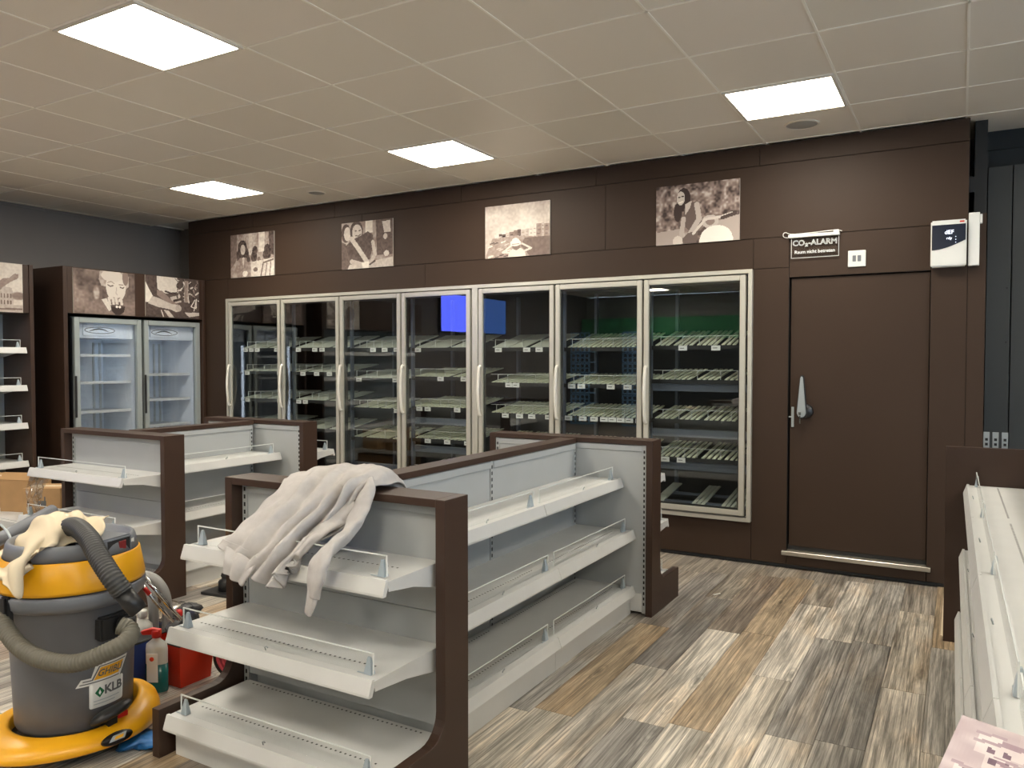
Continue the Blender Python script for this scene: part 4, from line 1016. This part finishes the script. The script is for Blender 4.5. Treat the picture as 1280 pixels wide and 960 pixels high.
tohood(sleeve('sleeve', [W_(446, 630, -3.70), W_(424, 646, -3.735), W_(402, 664, -3.80), W_(382, 682, -3.87), W_(368, 698, -3.93)], [.036, .044, .046, .042, .028], flat=.45, wr=.10, seed=8))
hem = [W_(272, 683, -3.905), W_(281, 688, -3.915), W_(290, 693, -3.93), W_(306, 707, -3.96), W_(322, 721, -3.97), W_(338, 734, -3.972)]

# cream cloth on the vacuum
D_ = lambda u, v, d: at(u, v, d=d)
net = [
 [D_(-12, 700, 3.02), D_(8, 682, 3.04), D_(30, 664, 3.08), D_(52, 645, 3.10), D_(75, 640, 3.12), D_(96, 640, 3.14), D_(114, 646, 3.12), D_(136, 645, 3.10)],
 [D_(-10, 708, 2.95), D_(12, 694, 2.95), D_(34, 674, 2.96), D_(56, 650, 2.98), D_(76, 645, 3.00), D_(95, 648, 3.04), D_(110, 656, 3.06), D_(130, 650, 3.10)],
 [D_(-8, 716, 2.88), D_(10, 706, 2.85), D_(32, 690, 2.85), D_(54, 668, 2.88), D_(72, 662, 2.92), D_(88, 660, 2.98), D_(112, 664, 3.00), D_(132, 662, 3.02)],
 [D_(-6, 722, 2.83), D_(6, 716, 2.78), D_(26, 704, 2.77), D_(48, 686, 2.84), D_(66, 680, 2.88), D_(80, 676, 2.94), D_(108, 674, 2.97), D_(124, 672, 2.99)],
 [D_(-4, 726, 2.81), D_(8, 732, 2.745), D_(27, 748, 2.735), D_(40, 694, 2.81), D_(60, 686, 2.85), D_(76, 680, 2.92), D_(102, 680, 2.95), D_(116, 680, 2.96)]]
def fold2(s, t): return .012 * math.sin(t * 19 + s * 4) * (s + .2) + .006 * math.sin(t * 37 - s * 9)
drape('cleaning_cloth', net, M['rag'], 'cream cotton cloth lying over the top of the yellow vacuum', 'cloth', fold2, 6, .003)

# ================================================================ CLEANING THINGS BESIDE THE VACUUM
t = thing('bucket', 'orange-red rectangular bucket with a black rim between vacuum and shelving', 'bucket', (-3.165, -3.475, 0))
mb = MB(); hx_, hy_, z1 = .105, .098, .205; k = .84; s = .004
out = [(-hx_ * k, hx_ * k, -hy_ * k, hy_ * k, 0), (-hx_, hx_, -hy_, hy_, z1)]
mb.frustum(*out); i0, i1 = (-hx_ * k + s, hx_ * k - s, -hy_ * k + s, hy_ * k - s, .02), (-hx_ + s, hx_ - s, -hy_ + s, hy_ - s, z1 + .001)
mb2 = MB()
for (a, b, c, d_) in ((-1, -1, 1, -1), (1, -1, 1, 1), (1, 1, -1, 1), (-1, 1, -1, -1)):
    o0 = [Vector((a * hx_ * k, b * hy_ * k, 0)), Vector((c * hx_ * k, d_ * hy_ * k, 0)), Vector((c * hx_, d_ * hy_, z1)), Vector((a * hx_, b * hy_, z1))]
    nrm = (o0[1] - o0[0]).cross(o0[3] - o0[0]).normalized(); nrm = nrm if nrm.dot(o0[0]) < 0 else -nrm
    q = [p + nrm * s for p in o0]; mb2.add(o0 + q, [(0, 1, 2, 3), (7, 6, 5, 4), (0, 4, 5, 1), (1, 5, 6, 2), (2, 6, 7, 3), (3, 7, 4, 0)])
mb2.box(-hx_ * k, hx_ * k, -hy_ * k, hy_ * k, 0, .006)
mb2.build('tub', M['red'], t)
rim = MB()
for q in ((-hx_ - .006, hx_ + .006, -hy_ - .006, -hy_ + .004), (-hx_ - .006, hx_ + .006, hy_ - .004, hy_ + .006), (-hx_ - .006, -hx_ + .004, -hy_ + .004, hy_ - .004), (hx_ - .004, hx_ + .006, -hy_ + .004, hy_ - .004)): rim.box(*q, z1 - .008, z1 + .006)
rim.build('rim', M['blackp'], t, .002)
o = MB().tube([(-3.135, -3.525, .232), (-3.085, -3.47, .234), (-3.06, -3.44, .234)], [.024, .024, .018], 16).build('spray_can', M['yellow'])
tag(o, 'yellow can lying in the top of the orange-red bucket', 'can')
o = sleeve('work_glove', [(-3.22, -3.52, .225), (-3.20, -3.47, .245), (-3.18, -3.42, .25), (-3.15, -3.40, .235)], [.03, .045, .05, .03], m=M['blackp'], flat=.6, wr=.2, seed=4)
tag(o, 'crumpled black glove on the orange-red bucket', 'glove')

t = thing('bucket', 'dark blue rectangular bucket right behind the yellow vacuum', 'bucket', (-3.305, -3.70, 0))
MB().frustum((-.085, .085, -.085, .085, 0), (-.105, .105, -.105, .105, .225)).build('tub', M['blue'], t, .004)
MB().box(-.112, .112, -.112, .112, .222, .232).build('rim', M['blackp'], t, .003)
MB().tube(spline([(-.10, -.114, .225), (-.03, -.118, .17), (.05, -.118, .19), (.108, -.114, .225)], 5), .0035, 6).build('wire_handle', M['chrome'], t)

def bottle(label, x, y, body, capm, h, r, liquid=None, lz=0, rz=0, flat=.62, trigger=False):
    t = thing('bottle', label, 'bottle', (x, y, 0), rz)
    pr = [(0, 0), (.9, 0), (1, .012), (1, h * .70), (.93, h * .78), (.35, h * .86), (.33, h * .90), (0, h * .90)]
    def L(pr): return MB().lathe([(max(a * r, 0), z) for a, z in pr], n=28)
    m1 = L(pr); m1.v = [(a, b * flat, c) for a, b, c in m1.v]; m1.build('body', body, t)
    if liquid:
        m2 = L([(.9, .002), (1.012, .012), (1.012, lz), (.0, lz + .001)]); m2.v = [(a, b * flat, c) for a, b, c in m2.v]; m2.build('contents', liquid, t)
    MB().lathe([(0, h * .885), (r * .42, h * .885), (r * .42, h * .98), (r * .38, h), (0, h)], n=20).build('cap', capm, t)
    if trigger: MB().prism([(-.07, h * .98), (-.06, h * .92), (-.01, h * .93), (.02, h * .93), (.02, h * 1.01), (-.02, h * 1.03)], -.012, .012, 'y').build('spout', capm, t, .003)
    return t
b1 = bottle('clear bottle of teal cleaner with a red cap, left of the orange-red bucket', -3.135, -3.665 + .03, M['milky'], M['redcap'], .285, .049, M['teal'], .135, rz=.5, trigger=True)
MB().box(-.028, .022, -.0395, -.0375, .06, .19).build('paper_label', M['tag'], b1)
MB().lathe([(0, 0), (.010, 0), (.010, .0016), (0, .0016)], n=14).build('label_mark', M['red'], b1, mx=T(-.004, -.0395, .165, rx=PI / 2))
bottle('white bottle with a white cap standing behind the blue bucket', -3.40, -3.52, M['milky'], M['whitep'], .30, .050, None, 0, rz=.4)

# reel of pink cable
rc = Vector((-2.935, -3.33, .125))
t = thing('cable_reel', 'black reel wound with pink-red cable beside the bucket', 'cable reel', (rc.x, rc.y, .125), .80)
for s, rr in ((-1, .045), (1, .125)): MB().lathe([(.0, 0), (rr, 0), (rr, .006), (rr * .9, .009), (0, .009)], n=40).build('flange', M['blackp'], t, mx=T(0, s * .045 - .004 * s, 0, rx=PI / 2))
MB().lathe([(.114, 0), (.125, 0), (.125, .075), (.114, .075)], n=40).build('rim', M['blackp'], t, mx=T(0, .044, 0, rx=PI / 2))
co = MB()
for k in range(4):
    y = -.034
    for rr in (.052 + .017 * k,): co.tube([(rr * math.cos(a), y, rr * math.sin(a)) for a in [2 * PI * i / 40 for i in range(41)]], .0085, 8, cap=False)
co.build('cable', M['pink'], t)
MB().lathe([(.0, 0), (.106, 0), (.106, .062), (0, .062)], n=32).build('core', M['pink'], t, mx=T(0, .04, 0, rx=PI / 2))
# socket box with bits on it
q = at(273, 818, y=-3.15)
t = thing('tool_caddy', 'black open tool caddy with white and pink oddments, behind the cable reel', 'tool box', (q.x - .02, -3.12, 0))
MB().box(-.10, .10, -.07, .07, 0, .12).box(-.11, .11, -.08, .08, .12, .13).build('tub', M['blackp'], t, .006)
for k in range(9):
    x, y = rnd.uniform(-.08, .08), rnd.uniform(-.05, .05)
    MB().tube([(x, y, .135), (x + rnd.uniform(-.02, .02), y + rnd.uniform(-.02, .02), .155)], .013, 8).build('fitting', [M['milky'], M['pink'], M['whitep']][k % 3], t)

# grey hose loop, wands and a clear bag of tools
pts = [at(196, 800, d=3.10), at(198, 760, d=3.12), at(193, 735, d=3.14), at(184, 724, d=3.16), at(178, 722, d=3.18)]
g1 = at(188, 800, d=3.82); g1.z = .0
t = thing('grey_hose', 'smooth grey suction hose looped up behind the vacuum', 'hose', (g1.x, g1.y, 0))
P_ = [at(189, 838, d=3.80), at(192, 790, d=3.80), at(191, 752, d=3.80), at(184, 732, d=3.80), at(172, 726, d=3.80), at(160, 735, d=3.82), at(150, 760, d=3.84)]
P2 = [at(206, 812, d=3.84), at(209, 775, d=3.84), at(207, 745, d=3.84), at(196, 726, d=3.84), at(180, 719, d=3.85), at(166, 722, d=3.86), at(158, 740, d=3.86), at(155, 780, d=3.86)]
for P in (P_, P2):
    P = [p - Vector((g1.x, g1.y, 0)) for p in P]; P.insert(0, Vector((P[0].x - .01, P[0].y - .01, .022)))
    MB().tube(spline(P, 8), .0235, 14).build('loop', M['hosegrey'], t)
def stick(label, name, p, q, r, m, band=None):
    t = thing(name, label, 'tube', p); v = q - p
    MB().tube([(0, 0, 0), tuple(v)], r, 14).build('pipe', m, t)
    if band: MB().tube([tuple(v * .55), tuple(v * .68)], r * 1.12, 14).build('band', band, t)
stick('upper chrome suction pipe slanting down from the vacuum to the clear tool bag', 'suction_pipe', at(226, 775, d=3.36), at(165, 703, d=3.30), .0095, M['chrome'])
stick('lower chrome suction pipe with a red band beside the vacuum', 'suction_pipe', at(216, 778, d=3.32), at(163, 714, d=3.27), .0085, M['chrome'], M['redcap'])
q = at(224, 792, d=3.98); q.z = 0
t = thing('tool_bag', 'black bag with clear film and red knob behind the orange-red bucket', 'bag', (q.x, q.y, 0))
def blob(name, c, r, m, par, seed, n=18, amp=.25, zs=1):
    r_ = random.Random(seed); ph = [r_.uniform(0, 6.28) for _ in range(6)]; mb = MB(); rows = []
    for i in range(n // 2 + 1):
        th_ = PI * i / (n // 2); row = []
        for j in range(n + 1):
            f = 2 * PI * j / n; k = 1 + amp * (math.sin(3 * f + ph[0]) * math.sin(2 * th_ + ph[1]) + .6 * math.sin(5 * f + ph[2] + 3 * th_)) * math.sin(th_)
            row.append((c[0] + r * k * math.sin(th_) * math.cos(f), c[1] + r * k * math.sin(th_) * math.sin(f), c[2] + r * k * zs * math.cos(th_)))
        rows.append(row)
    mb.grid(rows); return mb.build(name, m, par)
MB().frustum((-.12, .10, -.08, .08, 0), (-.10, .09, -.06, .06, .20)).build('bag', M['blackp'], t, .02)
blob('film', (-.02, -.03, .22), .075, M['film'], t, 5, amp=.3, zs=.8)
blob('handle', (.075, .0, .24), .055, M['blackp'], t, 9, zs=.7)
MB().lathe([(0, 0), (.020, 0), (.022, .012), (.016, .022), (0, .022)], n=18).build('knob', M['redcap'], t, mx=T(.085, -.055, .245, rx=PI / 2))
blob('strap', (-.10, -.06, .12), .035, M['blue'], t, 11, zs=1.3)
# flat black bits on the floor between dolly and shelving foot
q = at(205, 868, z=.01); t = tag(MB().box(-.14, .14, -.05, .05, 0, .012, rz=0).box(-.12, .10, -.012, .012, .012, .030).build('floor_nozzle', M['blackp'], None, .004, mx=T(-2.86, -3.68, 0, rz=1.0)), 'flat black floor nozzle on the floor behind the nearest shelving foot', 'nozzle')
q = at(172, 908, z=.0)
o = blob('plastic_bag', (0, 0, .022), .070, M['bluebag'], None, 21, amp=.35, zs=.32); o.location = (at(176, 932, z=0).x, at(176, 932, z=0).y, 0); tag(o, 'crumpled blue plastic bag on the floor beside the yellow dolly', 'bag')
o = tag(MB().box(-.016, .016, -.010, .010, 0, .20).build('spirit_level', M['blue'], None, .003, mx=T(-3.36, -2.80, 0)), 'short blue bar standing on the floor behind the nearest unit', 'bar')
# black base plate between the gondolas
t = thing('base_plate', 'black base plate with two knobs on the floor beside the left shelving run', 'plate', (-4.10, -2.28, 0), .12)
MB().box(-.14, .14, -.26, .26, 0, .018).build('plate', M['blackp'], t, .003)
MB().lathe([(0, .018), (.050, .018), (.050, .075), (.042, .085), (.03, .088), (.028, .10), (.034, .112), (.028, .128), (0, .13)], n=28).build('knob', M['blackp'], t, mx=T(-.02, -.16, 0))
MB().lathe([(0, .018), (.022, .018), (.022, .095), (.018, .10), (0, .10)], n=20).build('peg', M['blackp'], t, mx=T(.06, .20, 0))
o = MB().tube(spline([(0, -.10, .01), (0, -.08, .10), (0, .0, .15), (0, .09, .10), (0, .12, .012)], 6), .014, 10).build('cable_cover', M['whitep'], None, mx=T(-4.24, -1.86, 0)); tag(o, 'white bent plastic strip arched behind the black base plate', 'strip')

# ================================================================ CARTONS AND TUBE AT THE LEFT EDGE
yb = -2.45
t = thing('shelf_board_stack', 'white shelf boards laid flat on cartons at the left picture edge', 'boards', (-6.25, yb, 0))
c0 = at(70, 652, y=yb)
zb = at(30, 652, y=yb - .25).z
MB().box(-.85, .42, -.25, .27, zb - .035, zb - .020).box(-.85, .42, -.275, -.25, zb - .06, zb - .012).build('board', M['shelf'], t)
MB().box(-.85, .42, -.25, .27, zb - .019, zb - .004).build('board', M['shelf'], t)
def carton(label, x, y, z, sx, sy, h, rz, open_=0, marks=1):
    t = thing('carton', label, 'box', (x, y, z), rz)
    MB().box(-sx, sx, -sy, sy, 0, h).build('body', M['carton'], t, .003)
    if open_: 
        MB().box(-sx, sx, -.003, .003, 0, .07).build('flap', M['carton'], t, mx=T(0, -sy, h, rx=-.7)); MB().box(-.003, .003, -sy, sy, 0, .06).build('flap', M['carton'], t, mx=T(sx, 0, h, ry=.5))
    else: MB().box(-sx, sx, -.024, .024, h, h + .001).build('tape', M['rag'], t)
    for k in range(marks): MB().box(-.03, .035, -sy - .0012, -sy, h * .42, h * .58).box(.02, .03, -sy - .0012, -sy, h * .3, h * .72).build('print_mark', M['ink'], t)
    MB().box(sx, sx + .0012, -.018, .018, h * .35, h * .42).box(sx, sx + .0012, -.008, .008, h * .45, h * .72).build('print_mark', M['ink'], t)
    return t
carton('brown carton at the very left picture edge with a dark printed mark', -6.86, yb, zb - .004, .15, .13, .25, .15)
carton('brown carton with raised flaps, middle of the row at the left edge', -6.47, yb + .04, zb - .004, .13, .12, .25, .35, 1, 0)
carton('brown carton nearest the framed shelving unit, right end of the row', -6.06, yb + .0, zb - .004, .14, .12, .225, .55, 0, 1)
carton('low brown carton under the white boards at the left edge', -6.72, yb, 0, .30, .22, zb - .062, 0, 0, 1)
carton('brown carton under the right end of the white boards', -6.05, yb, 0, .16, .20, zb - .062, 0, 0, 0)
o = blob('foil_scrap', (0, 0, .02), .065, M['chrome'], None, 33, amp=.4, zs=.35); o.location = (-5.93, yb - .16, zb - .002); tag(o, 'crumpled silver foil on the white boards', 'foil')
# clear film hanging from the end of the shelf
P = []
for i in range(15):
    row = []
    for j in range(9):
        u = 38 + 2.0 * j + (1.6 * j - 2) * (1 - i / 14) ** 2 - 5 * math.sin(i * .22) + 1.2 * math.sin(j * 4 + i); v = 594 + 4.0 * i
        row.append(at(u, v, d=5.12 + .03 * math.sin(i * 1.3 + j * 2.1) + .03 * math.sin(j * 3.3 - i)))
    P.append(row)
o = MB().grid(P, smooth=False).build('plastic_film', M['film']); so = o.modifiers.new('t', 'SOLIDIFY'); so.thickness = .001
tag(o, 'crumpled clear plastic film hanging off the left end of the white shelf', 'film')
t = thing('grey_pipe', 'long grey plastic pipe lying across behind the vacuum at the left edge', 'tube', at(-30, 690, d=3.45))
MB().tube([(0, 0, 0), tuple(at(66, 638, d=3.95) - at(-30, 690, d=3.45))], .030, 18).build('pipe', M['greyp2'], t)
o = MB().tube(spline([at(-10, 652, d=3.40), at(2, 657, d=3.38), at(12, 670, d=3.34), at(17, 690, d=3.28), at(19, 712, d=3.20)], 6), .0055, 8).build('power_cable', M['galv'])
tag(o, 'thin grey cable curving down at the left edge beside the cream cloth', 'cable')
# little things on the floor in front of the coolers
o = tag(MB().box(-.004, .004, -.03, .03, 0, .004).build('wood_splinter', M['whitep'], None, mx=T(*at(896, 743, z=0), rz=-.5)), 'small white sliver on the planks before the coolers', 'scrap')

# ================================================================ WHAT THE COOLER GLASS REFLECTS (front of the shop)
for k, (y, mm) in enumerate(((-6.30, 'bluescreen'), (-7.55, 'dimscreen'))):
    s0 = thing('wall_screen', ['bright blue screen high on the left wall, mirrored in the fourth cooler door', 'dim blue screen high on the left wall, mirrored in the fifth cooler door'][k], 'screen', (XL + .01, y, 0))
    MB().box(0, .05, -.55, .55, 2.0, 2.74).build('bezel', M['blackp'], s0); MB().box(.05, .052, -.52, .52, 2.03, 2.71).build('panel', M[mm], s0)
s0 = thing('produce_board', 'long green header board on the front wall behind the viewer', 'board', (-6.0, YF + .01, 0))
MB().box(-2.1, 2.1, 0, .5, 2.0, 2.5).build('board', M['green'], s0)
MB().box(-2.1, 6.0, 0, .48, .0, 1.99).build('backing', M['darkwall'], s0)
mcr = mat('pale_blue_crate', (.25, .50, .80), .4)
for k, x in enumerate((-7.75, -6.45)):
    s0 = thing('crate_stack', ['tall stack of pale blue crates mirrored at the left of the sixth cooler door', 'tall stack of pale blue crates mirrored at the right of the sixth cooler door'][k], 'crates', (x, YF + 1.2, 0), group='blue crate stacks')
    for j in range(9):
        c = MB().box(-.25, .25, -.15, .15, j * .24, j * .24 + .03)
        for q in range(5): c.box(-.25 + q * .115, -.25 + q * .115 + .04, .14, .15, j * .24, j * .24 + .22)
        c.box(-.25, .25, .14, .15, j * .24 + .2, j * .24 + .23).box(-.25, .25, .14, .15, j * .24 + .1, j * .24 + .13).build('crate', mcr, s0)
